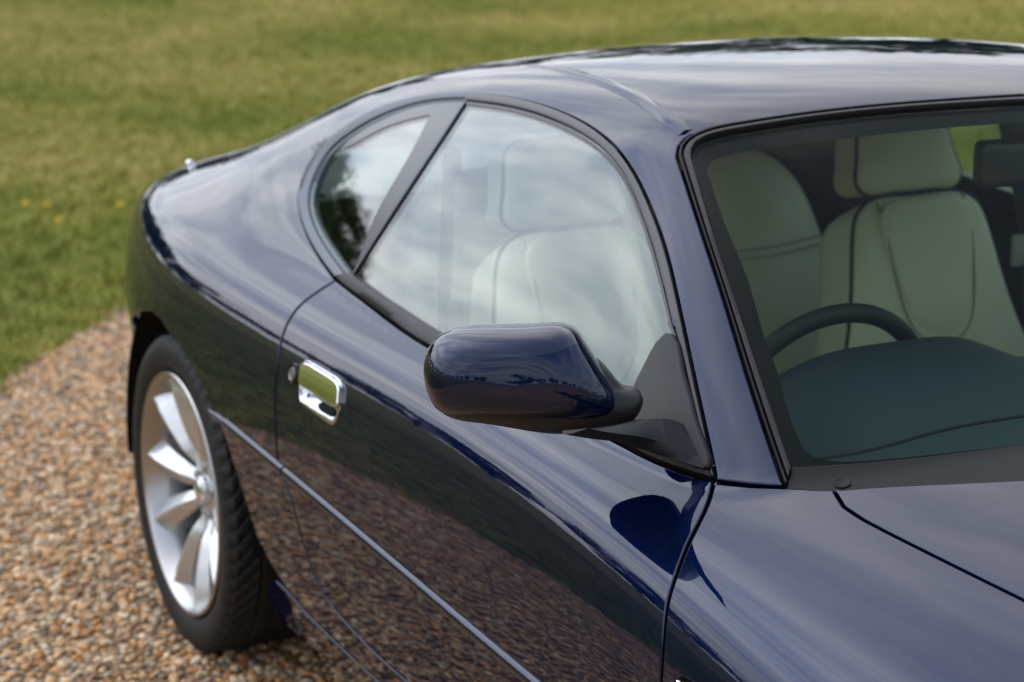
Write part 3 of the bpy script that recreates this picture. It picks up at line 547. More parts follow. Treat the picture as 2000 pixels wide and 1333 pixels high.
a1 = noise(m, .42, 5, .6, vec=mpl.outputs[0]); a2 = noise(m, 7, 6, .7, vec=tcl.outputs['Object']); a3 = noise(m, 90, 4, .7, vec=tcl.outputs['Object'])
c1 = ramp(m, a1.outputs[0], [(.36, (.16, .19, .018)), (.50, (.26, .24, .042)), (.66, (.35, .28, .08))])
c2 = ramp(m, a2.outputs[0], [(.33, (.62, .66, .6)), (.5, (1, 1, 1)), (.7, (1.35, 1.25, 1.2))]); c3 = ramp(m, a3.outputs[0], [(.3, (.6, .6, .55)), (.7, (1.35, 1.35, 1.4))])
x1 = n_.new('ShaderNodeMix'); x1.data_type = 'RGBA'; x1.blend_type = 'MULTIPLY'; x1.inputs[0].default_value = 1; l_(c1.outputs[0], x1.inputs[6]); l_(c2.outputs[0], x1.inputs[7])
x2 = n_.new('ShaderNodeMix'); x2.data_type = 'RGBA'; x2.blend_type = 'MULTIPLY'; x2.inputs[0].default_value = 1; l_(x1.outputs[2], x2.inputs[6]); l_(c3.outputs[0], x2.inputs[7]); l_(x2.outputs[2], b_.inputs['Base Color'])
bump(m, a3.outputs[0], .8, .03)
bm = bmesh.new(); bmesh.ops.create_grid(bm, x_segments=40, y_segments=40, size=600); lawn_me = bpy.data.meshes.new('lawn'); bm.to_mesh(lawn_me); bm.free()
lawn = link('lawn', lawn_me, M['lawn'], kind='structure')
M['drive'] = mat('gravel_bed', (.2, .14, .09), .85, spec=.3)
m = M['drive']; n_, l_, b_ = nodes(m); tcd = n_.new('ShaderNodeTexCoord')
vo = n_.new('ShaderNodeTexVoronoi'); vo.inputs['Scale'].default_value = 85; l_(tcd.outputs['Object'], vo.inputs[0]); sp = n_.new('ShaderNodeSeparateColor'); l_(vo.outputs['Color'], sp.inputs[0])
STONES = [(0, (.055, .034, .018)), (.11, (.34, .163, .052)), (.23, (.455, .250, .098)), (.34, (.165, .10, .054)), (.46, (.51, .335, .168)), (.60, (.34, .232, .135)), (.70, (.10, .074, .052)), (.79, (.55, .41, .24)), (.90, (.21, .178, .14)), (1, (.66, .54, .37))]
cd = ramp(m, sp.outputs[0], STONES); l_(cd.outputs[0], b_.inputs['Base Color']); bump(m, vo.outputs['Distance'], .9, .012).invert = True
drive = link('gravel_drive', flat('gravel_drive', gr_pts, .004), M['drive'], kind='structure')

# loose stones: real geometry, instanced over the part of the drive that can be told apart
M['stone'] = mat('flint_gravel', (.4, .3, .2), .6, spec=.4)
m = M['stone']; n_, l_, b_ = nodes(m); oi = n_.new('ShaderNodeObjectInfo'); cs = ramp(m, oi.outputs['Random'], STONES)
sn = noise(m, 160, 3); cm = ramp(m, sn.outputs[0], [(.3, (1.05, .98, .90)), (.7, (1.85, 1.72, 1.58))])
xs = n_.new('ShaderNodeMix'); xs.data_type = 'RGBA'; xs.blend_type = 'MULTIPLY'; xs.inputs[0].default_value = 1; l_(cs.outputs[0], xs.inputs[6]); l_(cm.outputs[0], xs.inputs[7]); l_(xs.outputs[2], b_.inputs['Base Color'])
stones = bpy.data.collections.new('stone_kinds')
for k in range(9):
    bm = bmesh.new(); bmesh.ops.create_icosphere(bm, subdivisions=2, radius=1); rr = random.Random(k)
    sxyz = (rr.uniform(.8, 1.25), rr.uniform(.65, .95), rr.uniform(.45, .75)); ax = [Vector((rr.gauss(0, 1), rr.gauss(0, 1), rr.gauss(0, 1))).normalized() for _ in range(6)]; cut = [rr.uniform(.72, .95) for _ in ax]
    for v in bm.verts:
        for a, c in zip(ax, cut):
            dd = v.co.dot(a)
            if dd > c: v.co -= a*(dd-c)*.8
        v.co = Vector((v.co.x*sxyz[0], v.co.y*sxyz[1], v.co.z*sxyz[2]))
    me = bpy.data.meshes.new('stone'); bm.to_mesh(me); bm.free(); me.polygons.foreach_set('use_smooth', np.ones(len(me.polygons), bool)); me.materials.append(M['stone'])
    stones.objects.link(bpy.data.objects.new('stone', me))
def scatter(name, base_me, m, coll, density, smin, smax, seed, tilt=True, kind='stuff'):
    o = link(name, base_me, m, kind=kind); md = o.modifiers.new('scatter', 'NODES')
    g = bpy.data.node_groups.new(name, 'GeometryNodeTree'); md.node_group = g
    g.interface.new_socket('Geometry', in_out='INPUT', socket_type='NodeSocketGeometry'); g.interface.new_socket('Geometry', in_out='OUTPUT', socket_type='NodeSocketGeometry')
    nd = g.nodes; lk = g.links.new; gi = nd.new('NodeGroupInput'); go = nd.new('NodeGroupOutput')
    dp = nd.new('GeometryNodeDistributePointsOnFaces'); dp.inputs['Density'].default_value = density; dp.inputs['Seed'].default_value = seed
    ci = nd.new('GeometryNodeCollectionInfo'); ci.inputs['Collection'].default_value = coll; ci.inputs['Separate Children'].default_value = True; ci.inputs['Reset Children'].default_value = True
    ip = nd.new('GeometryNodeInstanceOnPoints'); ip.inputs['Pick Instance'].default_value = True
    rv = nd.new('FunctionNodeRandomValue'); rv.data_type = 'FLOAT_VECTOR'; k = .45 if tilt else .12
    rv.inputs[0].default_value = (-k, -k, 0); rv.inputs[1].default_value = (k, k, 6.283)
    rs = nd.new('FunctionNodeRandomValue'); rs.data_type = 'FLOAT'; rs.inputs[2].default_value = smin; rs.inputs[3].default_value = smax; rs.inputs['Seed'].default_value = 5
    lk(gi.outputs[0], dp.inputs[0]); lk(dp.outputs['Points'], ip.inputs['Points']); lk(ci.outputs[0], ip.inputs['Instance']); lk(rv.outputs[0], ip.inputs['Rotation']); lk(rs.outputs[1], ip.inputs['Scale'])
    rz = nd.new('GeometryNodeRealizeInstances')
    lk(ip.outputs[0], go.inputs[0]); nd.remove(rz)
    return o
def clip_poly(pts, box):
    x0, y0, x1, y1 = box
    def cl(P, ins, cut):
        o = []
        for a, b in zip(P, P[1:]+P[:1]):
            if ins(a): o.append(a)
            if ins(a) != ins(b): o.append(cut(a, b))
        return o
    def cx(v): return lambda a, b: (v, a[1]+(b[1]-a[1])*(v-a[0])/(b[0]-a[0]))
    def cy(v): return lambda a, b: (a[0]+(b[0]-a[0])*(v-a[1])/(b[1]-a[1]), v)
    P = cl(pts, lambda p: p[0] >= x0, cx(x0)); P = cl(P, lambda p: p[0] <= x1, cx(x1)); P = cl(P, lambda p: p[1] >= y0, cy(y0)); return cl(P, lambda p: p[1] <= y1, cy(y1))
near_poly = clip_poly(gr_pts, (-3.5, -5.2, 4.2, .6))
scatter('gravel_stones', flat('gravel_stones', near_poly, .006), M['drive'], stones, 4600, .0046, .0132, 1)
far_poly = clip_poly(gr_pts, (4.2, -7.5, 9, 3.0))
scatter('gravel_stones', flat('gravel_stones', far_poly, .006), M['drive'], stones, 1700, .007, .013, 2)

# grass tufts
M['grass'] = mat('grass_blade', (.07, .10, .02), .6, spec=.25)
m = M['grass']; n_, l_, b_ = nodes(m); oi = n_.new('ShaderNodeObjectInfo'); gl_ = noise(m, .42, 5, .6, vec=oi.outputs['Location']); ad = n_.new('ShaderNodeMath'); ad.operation = 'MULTIPLY_ADD'; ad.inputs[1].default_value = .30; l_(oi.outputs['Random'], ad.inputs[0]); l_(gl_.outputs[0], ad.inputs[2])
lx = n_.new('ShaderNodeSeparateXYZ'); l_(oi.outputs['Location'], lx.inputs[0]); mrg = n_.new('ShaderNodeMapRange'); mrg.inputs[1].default_value = -3.0; mrg.inputs[2].default_value = -10.; mrg.inputs[3].default_value = -.05; mrg.inputs[4].default_value = .02; l_(lx.outputs[0], mrg.inputs[0])   # drier further out
ad2 = n_.new('ShaderNodeMath'); ad2.operation = 'ADD'; l_(ad.outputs[0], ad2.inputs[0]); l_(mrg.outputs[0], ad2.inputs[1])
cg = ramp(m, ad2.outputs[0], [(.46, (.17, .215, .02)), (.58, (.30, .30, .04)), (.71, (.43, .375, .075)), (.88, (.60, .47, .16))]); l_(cg.outputs[0], b_.inputs['Base Color'])
tufts = bpy.data.collections.new('tuft_kinds')
for k in range(5):
    rr = random.Random(20+k); V, F = [], []
    for q in range(16):
        a = rr.uniform(0, 6.28); x, y = rr.uniform(-.035, .035), rr.uniform(-.035, .035); L = rr.uniform(.022, .048); w = rr.uniform(.0012, .0022); be = rr.uniform(.3, 1.0)*L
        dx, dy = math.cos(a), math.sin(a); i = len(V)
        V += [(x-dy*w, y+dx*w, 0), (x+dy*w, y-dx*w, 0), (x+dx*be*.35-dy*w*.8, y+dy*be*.35+dx*w*.8, L*.6), (x+dx*be*.35+dy*w*.8, y+dy*be*.35-dx*w*.8, L*.6), (x+dx*be, y+dy*be, L*.92)]
        F += [(i, i+1, i+3, i+2), (i+2, i+3, i+4)]
    me = mesh_np('tuft', V, F, smooth=False); me.materials.append(M['grass']); tufts.objects.link(bpy.data.objects.new('tuft', me))
grass_poly = [(x, y+rg.uniform(-.03, .05)) for x, y in gr_pts if -3.2 < x < 1.5 and y < .35]
grass_poly = sorted(grass_poly, key=lambda p: p[0])
gp = [(-25, 17), (-25, -4.5), (-3, -6), (1.5, -6)]+grass_poly[::-1]+[(-3.45, .5), (-2.6, 1.6), (-1, 2.2), (1, 2.7), (1, 17)]
scatter('grass', flat('grass', gp, .003), M['lawn'], tufts, 480, .6, 1.35, 4, tilt=False)

# ================================================================== trees round the park (seen in the paint and the glass)
M['bark'] = mat('bark', (.055, .042, .03), .9); bump(M['bark'], noise(M['bark'], 9, 5).outputs[0], .8, .05)
M['leaf'] = mat('leaf_green', (.05, .075, .018), .6, spec=.3)
m = M['leaf']; n_, l_, b_ = nodes(m); lf = noise(m, .55, 3); cl_ = ramp(m, lf.outputs[0], [(.3, (.035, .058, .012)), (.55, (.055, .085, .018)), (.75, (.085, .11, .03))]); l_(cl_.outputs[0], b_.inputs['Base Color'])
def tree_meshes(seed, Hh, Rr, narrow=1.0):
    rr = random.Random(seed); V, F = [], []
    def limb(p, q, r0, r1):
        p, q = Vector(p), Vector(q); d = (q-p).normalized(); a = d.orthogonal().normalized(); b = d.cross(a); i = len(V); K = 7
        for (c, r) in ((p, r0), ((p+q)/2+Vector((rr.uniform(-.1, .1), rr.uniform(-.1, .1), 0)), (r0+r1)/2), (q, r1)):
            for k in range(K): V.append(c+(a*math.cos(6.283*k/K)+b*math.sin(6.283*k/K))*r)
        for s in range(2):
            for k in range(K): F.append((i+s*K+k, i+s*K+(k+1) % K, i+(s+1)*K+(k+1) % K, i+(s+1)*K+k))
    limb((0, 0, -.1), (0, 0, Hh*.55), Hh*.028, Hh*.014); ends = []
    for k in range(9):
        a = rr.uniform(0, 6.283); z0 = rr.uniform(.2, .5)*Hh; e = (math.cos(a)*Rr*rr.uniform(.4, .8), math.sin(a)*Rr*rr.uniform(.4, .8), z0+rr.uniform(.12, .32)*Hh); limb((0, 0, z0), e, Hh*.011, Hh*.004); ends.append(e)
    tr = mesh_np('trunk', V, F)
    V, F = [], []
    clumps = []
    for k in range(60):
        z = rr.uniform(.16, .96); prof = math.sin(min(1, (z-.08)/.5)*math.pi/2)*math.sqrt(max(0, 1-((z-.45)/.58)**2 if z > .45 else 1)); a = rr.uniform(0, 6.283); q = Rr*prof*math.sqrt(rr.uniform(.12, 1))*narrow
        clumps.append((math.cos(a)*q, math.sin(a)*q, z*Hh, Rr*rr.uniform(.16, .36)))
    for (x, y, z, r) in clumps:
        for k in range(130):
            d = Vector((rr.gauss(0, 1), rr.gauss(0, 1), rr.gauss(0, .8))).normalized()*r*rr.uniform(.45, 1.08); c = Vector((x, y, z))+d; nrm = (d.normalized()+Vector((rr.gauss(0, .5), rr.gauss(0, .5), rr.gauss(0, .5)))).normalized(); a = nrm.orthogonal().normalized(); b = nrm.cross(a); s = rr.uniform(.14, .32)*Hh/12; i = len(V); t = rr.uniform(0, 6.28)
            a, b = a*math.cos(t)+b*math.sin(t), b*math.cos(t)-a*math.sin(t)
            V += [c-a*s, c+b*s*.55, c+a*s, c-b*s*.55]; F.append((i, i+1, i+2, i+3))
    return tr, mesh_np('crown', V, F, smooth=False)
TM = [tree_meshes(11, 9, 4.6), tree_meshes(12, 10.5, 4.2), tree_meshes(13, 8, 5.0)]
def plant_tree(x, y, k, s, rot, label, group=None):
    t = empty('park_tree', label, 'tree', (x, y, 0), group); t.rotation_euler.z = rot; t.scale = (s, s, s)
    link('trunk', TM[k][0], M['bark'], t); link('crown', TM[k][1], M['leaf'], t)
rt_ = random.Random(5)
for k in range(64):
    a = 2*math.pi*k/64+rt_.uniform(-.035, .035); d = rt_.uniform(92, 128)
    plant_tree(1+d*math.cos(a), d*math.sin(a), rt_.randrange(3), rt_.uniform(.85, 1.25)*(1.5 if 100 < math.degrees(a) < 185 else 1.4 if 185 <= math.degrees(a) < 250 else 1.0), rt_.uniform(0, 6), 'broad leafy tree on the far edge of the lawn', 'trees round the edge of the lawn')
for az_, d_, k_, s_, lab_ in ((-170.6, 36, 1, .70, 'rounded dark tree mirrored in the middle of the rear quarter window'), (-175.0, 41, 0, .86, 'leafy tree mirrored at the rear edge of the quarter window'), (-167.2, 44, 1, .80, 'low leafy tree mirrored at the foot of the quarter window'), (-178.8, 47, 0, .75, 'leafy tree left of the mirrored group behind the car')):
    plant_tree(.4+d_*math.cos(R(az_)), -.7+d_*math.sin(R(az_)), k_, s_, d_, lab_)

# dandelions in the grass behind the car
M['petal'] = mat('dandelion_petal', (.75, .52, .01), .6); M['stem'] = mat('flower_stem', (.09, .13, .03), .6)
def flower_meshes():
    V, F = [], []; rr = random.Random(2)
    for ring, (k, r, z) in enumerate(((16, .015, .002), (13, .012, .005), (9, .007, .007))):
        for q in range(k):
            a = 6.283*q/k+ring*.3; i = len(V); ca, sa = math.cos(a), math.sin(a); w = .0026
            V += [(-sa*w*.6, ca*w*.6, 0), (sa*w*.6, -ca*w*.6, 0), (ca*r+sa*w, sa*r-ca*w, z), (ca*r-sa*w, sa*r+ca*w, z)]; F.append((i, i+1, i+2, i+3))
    hd = mesh_np('flower_head', V, F, smooth=False)
    st = tube('stem', [(0, 0, -.055), (.002, .001, -.03), (0, 0, 0)], .0016, k=6); return hd, st
FH = flower_meshes()
for (x, y, lab) in ((-4.75, -.01, 'yellow dandelion farthest left in the lawn behind the car'), (-4.69, .06, 'fainter yellow dandelion just right of the leftmost one'), (-4.35, .02, 'yellow dandelion nearest the gravel edge, below the other blooms'), (-4.55, .33, 'yellow dandelion in the lawn close beside the rear wing of the car')):
    f = empty('dandelion', lab, 'flower', (x+.07, y-.02, 0), 'dandelions in the lawn')
    st = link('stem', FH[1], M['stem'], f); st.location.z = .034; hd = link('flower_head', FH[0], M['petal'], f); hd.location.z = .034; hd.rotation_euler = (0, .5, -.4)

# ================================================================== the car
car = empty('parked_car', 'dark navy blue two-door coupe with cream leather seats parked on the gravel', 'car')
c = {k: [tuple(p) for p in v] for k, v in C.items()}
def rv(k): return c[k][::-1]
PI2 = math.pi/2
# ---- body side: rear wing, pillars and rail in one pressing
roof_line = c['roofm']+xy_line([(.30, -.455), (-.05, -.47), (-.40, -.49)], 5)[0:]
deck_line = xy_line([(-.40, -.49), (-.62, -.44), (-.80, -.42)], 4)[1:]
arch_top = c['arch']
arch_rear = xz_line([(-.372, .50), (-.345, .555)], 2)
side = c['apil_base'] + c['scr_side'] + c['scr_corner'][1:4] + [(u, t+.0074) for u, t in c['roofm'] + xy_line([(.30, -.455), (-.05, -.47), (-.40, -.49)], 5)] + deck_line \
     + [(-1.0, 1.05), (-1.2, .95), (-1.5, .8), (-1.75, .7), (-1.78, .2), (-1.78, -.15), (-1.5, -.17), (-1.2, -.19), (-.95, -.20), (-.75, -.19)] + xz_line([(-.70, .46), (-.372, .49)], 5) + xz_line([(-.368, .53), (-.335, .575)], 3) \
     + arch_top + xz_line([(.51, .284), (.58, .270), (.70, .260), (.80, .256), (1.06, .255), (1.895, .255)], 6) + xz_line([(1.895, .262), (1.86, .268), (1.40, .272), (1.16, .292), (1.09, .304)], 5) + rv('door_rear') + c['dlo_rear'] + c['dlo_top'][1:] + c['dlo_front'][1:]
body_r, body_l = both('rear_quarter_panel', panel('rear_quarter_panel', side, SB, gap=.0058, rnd=.0032), M['paint'], car)
def shrink(cv, d):
    P = SB.us(np.array(cv)); cc = P.mean(0); r = np.linalg.norm(P-cc, axis=1, keepdims=True); return [tuple(q) for q in SB.uv(cc+(P-cc)*(1-d/r))]
door_loop = c['belt_low'] + c['door_front'][1:] + xz_line([(1.885, .60), (1.892, .45), (1.885, .33), (1.86, .285)], 5) + xz_line([(1.84, .275), (1.40, .275), (1.16, .295), (1.09, .307)], 5) + rv('door_rear')
door_r, door_l = both('door', panel('door', door_loop, SB, gap=.0056, holes=[shrink(c['plate'], .0035)]), M['paint'], car)
bon_front = xy_line([(2.24, -.620), (2.6, -.59), (3.0, -.50), (3.22, -.40)], 6)
wing = [c['apil_base'][0]]+c['apil_base'][1:]+c['cowl_low']+c['bon_side'][1:]+bon_front+xy_line([(3.26, -.45), (3.25, -.55)], 3)+xz_line([(3.2, .55), (3.0, .46), (2.962, .42)], 4) \
     + [on_xz(2.591+.372*math.cos(a), .335+.372*math.sin(a)) for a in np.linspace(.25, math.pi-.05, 28)] + xz_line([(2.22, .30), (1.905, .262)], 4) + xz_line([(1.898, .30), (1.902, .45), (1.893, .60)], 5) + rv('door_front')
wing_r, wing_l = both('front_wing', panel('front_wing', wing, SB, gap=.0046), M['paint'], car)
bc = [on_xy(2.035, -.30), on_xy(2.06, -.15), on_xy(2.068, 0)]
bon_half = c['bon_rear']+bc
bonnet_loop = bon_half+mir(bon_half)[1:]+mir(c['bon_side']+bon_front)[::-1][1:]
# go round: rear edge right->left, left side to the front, across, right side back
bonnet_loop = bon_half+mir(bon_half)[1:]+[(u, math.pi-t) for u, t in c['bon_side'][1:]+bon_front]+[on_xy(3.27, .2), on_xy(3.28, 0), on_xy(3.27, -.2)]+(c['bon_side'][1:]+bon_front)[::-1]
bonnet = link('bonnet', panel('bonnet', bonnet_loop, SB, gap=.0046, h=.02), M['paint'], car)
scr_c = [on_xy(1.422, 0, f_body)]
roof_half = [c['roofm'][0]]+c['scr_corner'][3:]+c['scr_top'][1:]
rr_line = c['roofm'][1:]+xy_line([(.30, -.455), (-.05, -.47), (-.26, -.48)], 5)
rear_scr = xy_line([(-.26, -.48), (-.20, -.40), (-.14, -.2), (-.12, 0)], 4)
roof_loop = roof_half+scr_c+mir(roof_half)+[(u, math.pi-t) for u, t in rr_line]+mir(rear_scr[:-1])[::-1][1:]+[rear_scr[-1]]+rear_scr[:-1][::-1][:-1]+rr_line[::-1]
roof = link('roof_panel', panel('roof_panel', roof_loop, SB, gap=.0006, h=.02), M['paint'], car)
# roof drip mouldings: slim raised body-colour strips along the seam
mp_, mn_ = curve3(c['roofm'][:-4], SB, .0005)
mm_ = sweep('roof_moulding', mp_, mn_, [(-.012, -.0006), (-.009, .0002), (-.0055, .0013), (-.0028, .0027), (0, .0032), (.0028, .0027), (.0055, .0013), (.009, .0002), (.012, -.0006)], ang=85)
both('roof_moulding', mm_, M['paint'], roof)
# rear screen, boot lid, lower rear
rs_low = xy_line([(-.62, -.425), (-.66, -.2), (-.67, 0)], 4)
rs_loop = rear_scr[:]+mir(rear_scr[:-1])+[(u, math.pi-t) for u, t in xy_line([(-.26, -.48), (-.42, -.475), (-.62, -.425)], 4)][1:]+mir(rs_low[:-1])[::-1][1:]+rs_low[::-1]+xy_line([(-.62, -.425), (-.42, -.475), (-.26, -.48)], 4)[1:-1]
rear_glass = link('rear_window', panel('rear_window', rs_loop, SB, back=True, off=-.002, depth=.005, h=.03), M['side_glass'], car)
boot_r = [on_xy(-.66, -.425)]+deck_line[-2:]+[(-1.0, 1.05), (-1.2, .95), (-1.5, .8)]
bl_ = rs_low[1:]; boot_loop = [(u, t) for u, t in [on_xy(-.665, -.42), on_xy(-.685, -.2), on_xy(-.69, 0)]]
boot_loop = boot_loop+mir(boot_loop[:-1])+[(-.83, math.pi-1.13), (-1.0, math.pi-1.06), (-1.2, math.pi-.97), (-1.45, math.pi-.85), (-1.45, PI2), (-1.45, .85), (-1.2, .97), (-1.0, 1.06), (-.83, 1.13)]
link('boot_lid', panel('boot_lid', boot_loop, SB, h=.03), M['paint'], car)
# cowl panel under the windscreen
cowl_up = c['scr_bot']+[on_xy(1.965, -.30, f_glass), on_xy(2.0, -.15, f_glass), on_xy(2.008, 0, f_glass)]
cowl_dn = [c['cowl_low'][0]]+c['cowl_low'][1:]+c['bon_rear'][1:]+bc
cowl_half = [P3(p) for p in curve3(cowl_up, SG)[0]]
cowl_loop = [tuple(p) for p in cowl_half]+mir([tuple(p) for p in cowl_half])[1:]+mir(cowl_dn)[::-1]+cowl_dn[::-1][1:]
cowl = link('cowl_panel', panel('cowl_panel', cowl_loop, SB, off=-.0025, gap=.001, h=.014), M['cowl'], car)
p_, n_2 = curve3([(c['cap'][0][0], c['cap'][0][1])], SB, .001)
a_ = np.linspace(0, 2*np.pi, 24, endpoint=False); tx = np.cross(n_2[0], [0, 1, 0]); tx /= np.linalg.norm(tx); ty_ = np.cross(n_2[0], tx)
def disc(name, cen, nrm, r, hgt, dome=.3, k=28):
    nrm = np.asarray(nrm, float); nrm = nrm/np.linalg.norm(nrm); x = np.cross(nrm, [0.1, .2, .97]); x /= np.linalg.norm(x); y = np.cross(nrm, x); a = np.linspace(0, 2*np.pi, k, endpoint=False)
    ring = np.stack([np.cos(a), np.sin(a)], -1); V = []; F = []
    prof = [(r, -.004), (r, hgt*.7), (r*.94, hgt), (r*.86, hgt*(1-dome))]
    for q, z in prof: V.append(cen+ring[:, :1]*x*q+ring[:, 1:]*y*q+nrm*z)
    V = np.concatenate(V); m = k
    for s in range(len(prof)-1):
        for i in range(m): F.append((s*m+i, s*m+(i+1) % m, (s+1)*m+(i+1) % m, (s+1)*m+i))
    F.append([3*m+i for i in range(m)]); me = mesh_np(name, V, F); fix_normals(me); sharp(me, 35); return me
link('cowl_cap', disc('cowl_cap', p_[0]-n_2[0]*.0025, n_2[0], .0105, .0012), M['cowl'], cowl)
# backing behind the shut lines, sill
seams = [('door_rear', SB), ('door_front', SB), ('apil_base', SB), ('bon_side', SB), ('bon_rear', SB)]
for nm, S in seams:
    both('seam_backing', ribbon('seam_backing', c[nm], S), M['black'], car)
both('seam_backing', ribbon('seam_backing', xz_line([(.47, .285), (.55, .272), (.8, .258), (1.06, .258), (1.9, .26)], 6), SB, .03), M['black'], car)
both('seam_backing', ribbon('seam_backing', xz_line([(1.9, .27), (1.86, .272), (1.40, .274), (1.16, .294), (1.06, .312)], 6), SB, .02), M['black'], car)
sill = xz_line([(.385, .246), (.41, .262), (.45, .282), (.51, .278), (.58, .265), (.70, .256), (.80, .2535), (1.30, .2535), (2.20, .2535)], 5)+xz_line([(2.19, .19), (1.3, .19), (.80, .195), (.60, .19), (.43, .183), (.36, .20), (.362, .225)], 5)
both('sill_panel', panel('sill_panel', sill, SB, off=.001, gap=.0008, depth=.05, rnd=.003), M['paint'], car)
# ---- glass
q_loop = c['q_glass']+[c['d_glass_top'][0]]+c['pillar_line'][1:]
qg_r, qg_l = both('quarter_window', panel('quarter_window', q_loop, SG, back=True, off=-.004, gap=-.006, depth=.004, rnd=.0006), M['side_glass'], car)
cov = c['q_glass'][14:]+c['pillar_line'][1:-1]+[c['cover_left'][-1]]+rv('cover_left')[1:]+rv('cover_top')[1:]
both('pillar_cover', panel('pillar_cover', cov, SG, off=-.0025, gap=.0005, depth=.0012, rnd=.0005), M['cover'], qg_r, qg_l)
d_loop = c['d_glass_top']+c['sail_right'][1:]+rv('belt_top')
dg_r, dg_l = both('door_window', panel('door_window', d_loop, SG, back=True, off=-.003, gap=-.008, depth=.004, rnd=.0006), M['side_glass'], door_r, door_l)
both('pillar_seal', band('pillar_seal', c['pillar_line'], SG, [(u+.007, t) for u, t in c['pillar_line']], SG, prof=((0, -.006), (0, .0005), (.5, .0015), (1, .0005), (1, -.006))), M['anod'], car)
both('quarter_trim', band('quarter_trim', c['dlo_rear'], SB, c['q_glass'], SG, .0005, -.004, prof=((0, -.012), (0.0, .001), (.06, .0035), (.35, .004), (.62, .003), (.66, -.001), (.74, -.0015), (.80, .002), (.95, .002), (1, -.008))), M['anod'], car)
both('door_seal', band('door_seal', c['dlo_top'], SB, c['d_glass_top'], SG, .0005, -.003, prof=((0, -.012), (0.0, .001), (.05, .0035), (.5, .0045), (.60, .003), (.63, -.002), (.70, -.002), (.73, .002), (.95, .001), (1, -.008))), M['trim'], car)
both('front_seal', band('front_seal', c['dlo_front'], SB, c['sail_right'], SG, .0005, .001, prof=((0, -.012), (0.0, .001), (.06, .004), (.42, .004), (.48, -.002), (.6, -.002), (.66, .004), (.95, .003), (1, -.008))), M['trim'], car)
bt = c['belt_low']; both('belt_trim', band('belt_trim', bt, SB, c['belt_top'], SG, .0005, .0, prof=((0, -.012), (0.0, .001), (.06, .005), (.5, .0075), (.86, .006), (.93, .003), (1, -.006))), M['rubber'], door_r, door_l)
# ---- windscreen
cb = [on_xy(1.965, -.30, f_glass), on_xy(2.0, -.15, f_glass), on_xy(2.008, 0, f_glass)]
ct = [on_xy(1.432, 0, f_glass)]
sc_half = c['scr_bot'][::-1]+c['seal_side'][1:]+c['seal_corner'][1:]+c['seal_top'][1:]
full = cb[::-1]+sc_half+ct; full = full+mir(full)[1:-1]
screen = link('windscreen', panel('windscreen', full, SG, back=True, off=-.004, gap=-.004, depth=.005, rnd=.0006, h=.025), M['scr_glass'], car)
so_ = c['scr_side']+c['scr_corner'][1:]+c['scr_top'][1:]+scr_c; si_ = c['seal_side']+c['seal_corner'][1:]+c['seal_top'][1:]+ct
sealp = ((0, -.014), (0.0, -.002), (.08, .002), (.22, .002), (.26, -.004), (.40, -.005), (.46, .001), (.60, .0025), (.90, .0025), (1, -.002), (1, -.01))
both('windscreen_seal', band('windscreen_seal', so_, SB, si_, SG, .0005, -.001, prof=sealp, n=150), M['rubber'], screen)
f_out = cb[::-1]+c['scr_bot'][::-1]+c['seal_side'][1:]+c['seal_corner'][1:]+c['seal_top'][1:]+ct
f_in = [on_xy(1.47, 0, f_glass)]+c['frit_top'][::-1]+c['frit_corner'][::-1][1:]+c['frit_side'][::-1][1:]+c['frit_bot'][1:]+[on_xy(1.955, -.30, f_glass), on_xy(1.985, -.15, f_glass), on_xy(1.993, 0, f_glass)]
both('frit_band', panel('frit_band', f_out+f_in, SG, off=-.0115, gap=0, depth=0, h=.014), M['frit'], screen)
# ---- rubbing strips
hp = [(-.0105, -.004), (-.0098, .0025), (-.007, .0056), (0, .0068), (.0045, .0058), (.0075, .003), (.0085, -.004)]
k_ = 0
while c['strip'][k_][0] < 0.618: k_ += 1
full_strip = c['strip']+xz_line([(1.70, .513), (1.885, .508)], 4)
gap_u = .6335
st_a = [p for p in full_strip if p[0] < gap_u-.004]+[(gap_u-.003, np.interp(gap_u-.003, [p[0] for p in full_strip], [p[1] for p in full_strip]))]
st_b = [(gap_u+.003, np.interp(gap_u+.003, [p[0] for p in full_strip], [p[1] for p in full_strip]))]+[p for p in full_strip if p[0] > gap_u+.004]
for pts_, par, par_l, pr in ((st_a, body_r, body_l, hp), (st_b, door_r, door_l, hp), (c['strip0'], body_r, body_l, [(a*.7, b*.75) for a, b in hp])):
    p3, n3 = curve3(pts_, SB, .001); both('rubbing_strip', sweep('rubbing_strip', p3, n3, pr, ang=75), M['paint'], par, par_l)
# ---- door handle
def dish(V2, P):
    t = np.clip((V2[:, 1]-P[:, 1].min())/(P[:, 1].max()-P[:, 1].min())*1.7, 0, 1); e = np.clip((dist(P, V2)-.0015)/.006, 0, 1)
    return -.022*t*t*(3-2*t)*e*e*(3-2*e)
hpl = link('handle_plate', panel('handle_plate', c['plate'], SB, off=.0022, gap=0, depth=.004, rnd=.0018, h=.005, crown=dish), M['chrome_cup'], door_r)
flap = panel('handle_flap', c['flap'], SB, off=.008, gap=.0025, depth=.008, rnd=.0030, h=.006)
link('handle_flap', flap, M['chrome'], door_r)
link('handle_recess', panel('handle_recess', c['hole'], SB, off=-.0005, gap=0, depth=.003, rnd=.0003, h=.005), M['black'], door_r)
lp, lnm = curve3([c['lock'][0]], SB, .002)
link('lock_surround', disc('lock_surround', lp[0], lnm[0], .0175, .007, .5), M['plastic'], door_r)
link('lock_barrel', disc('lock_barrel', lp[0]+lnm[0]*.004, lnm[0], .0115, .0045, .2), M['steel'], door_r)
for nm, mt in (('plate', 'chrome'), ('flap', 'chrome')):
    pass
link('handle_plate', mirrored(hpl.data), M['chrome'], door_l); link('handle_flap', mirrored(flap), M['chrome'], door_l)
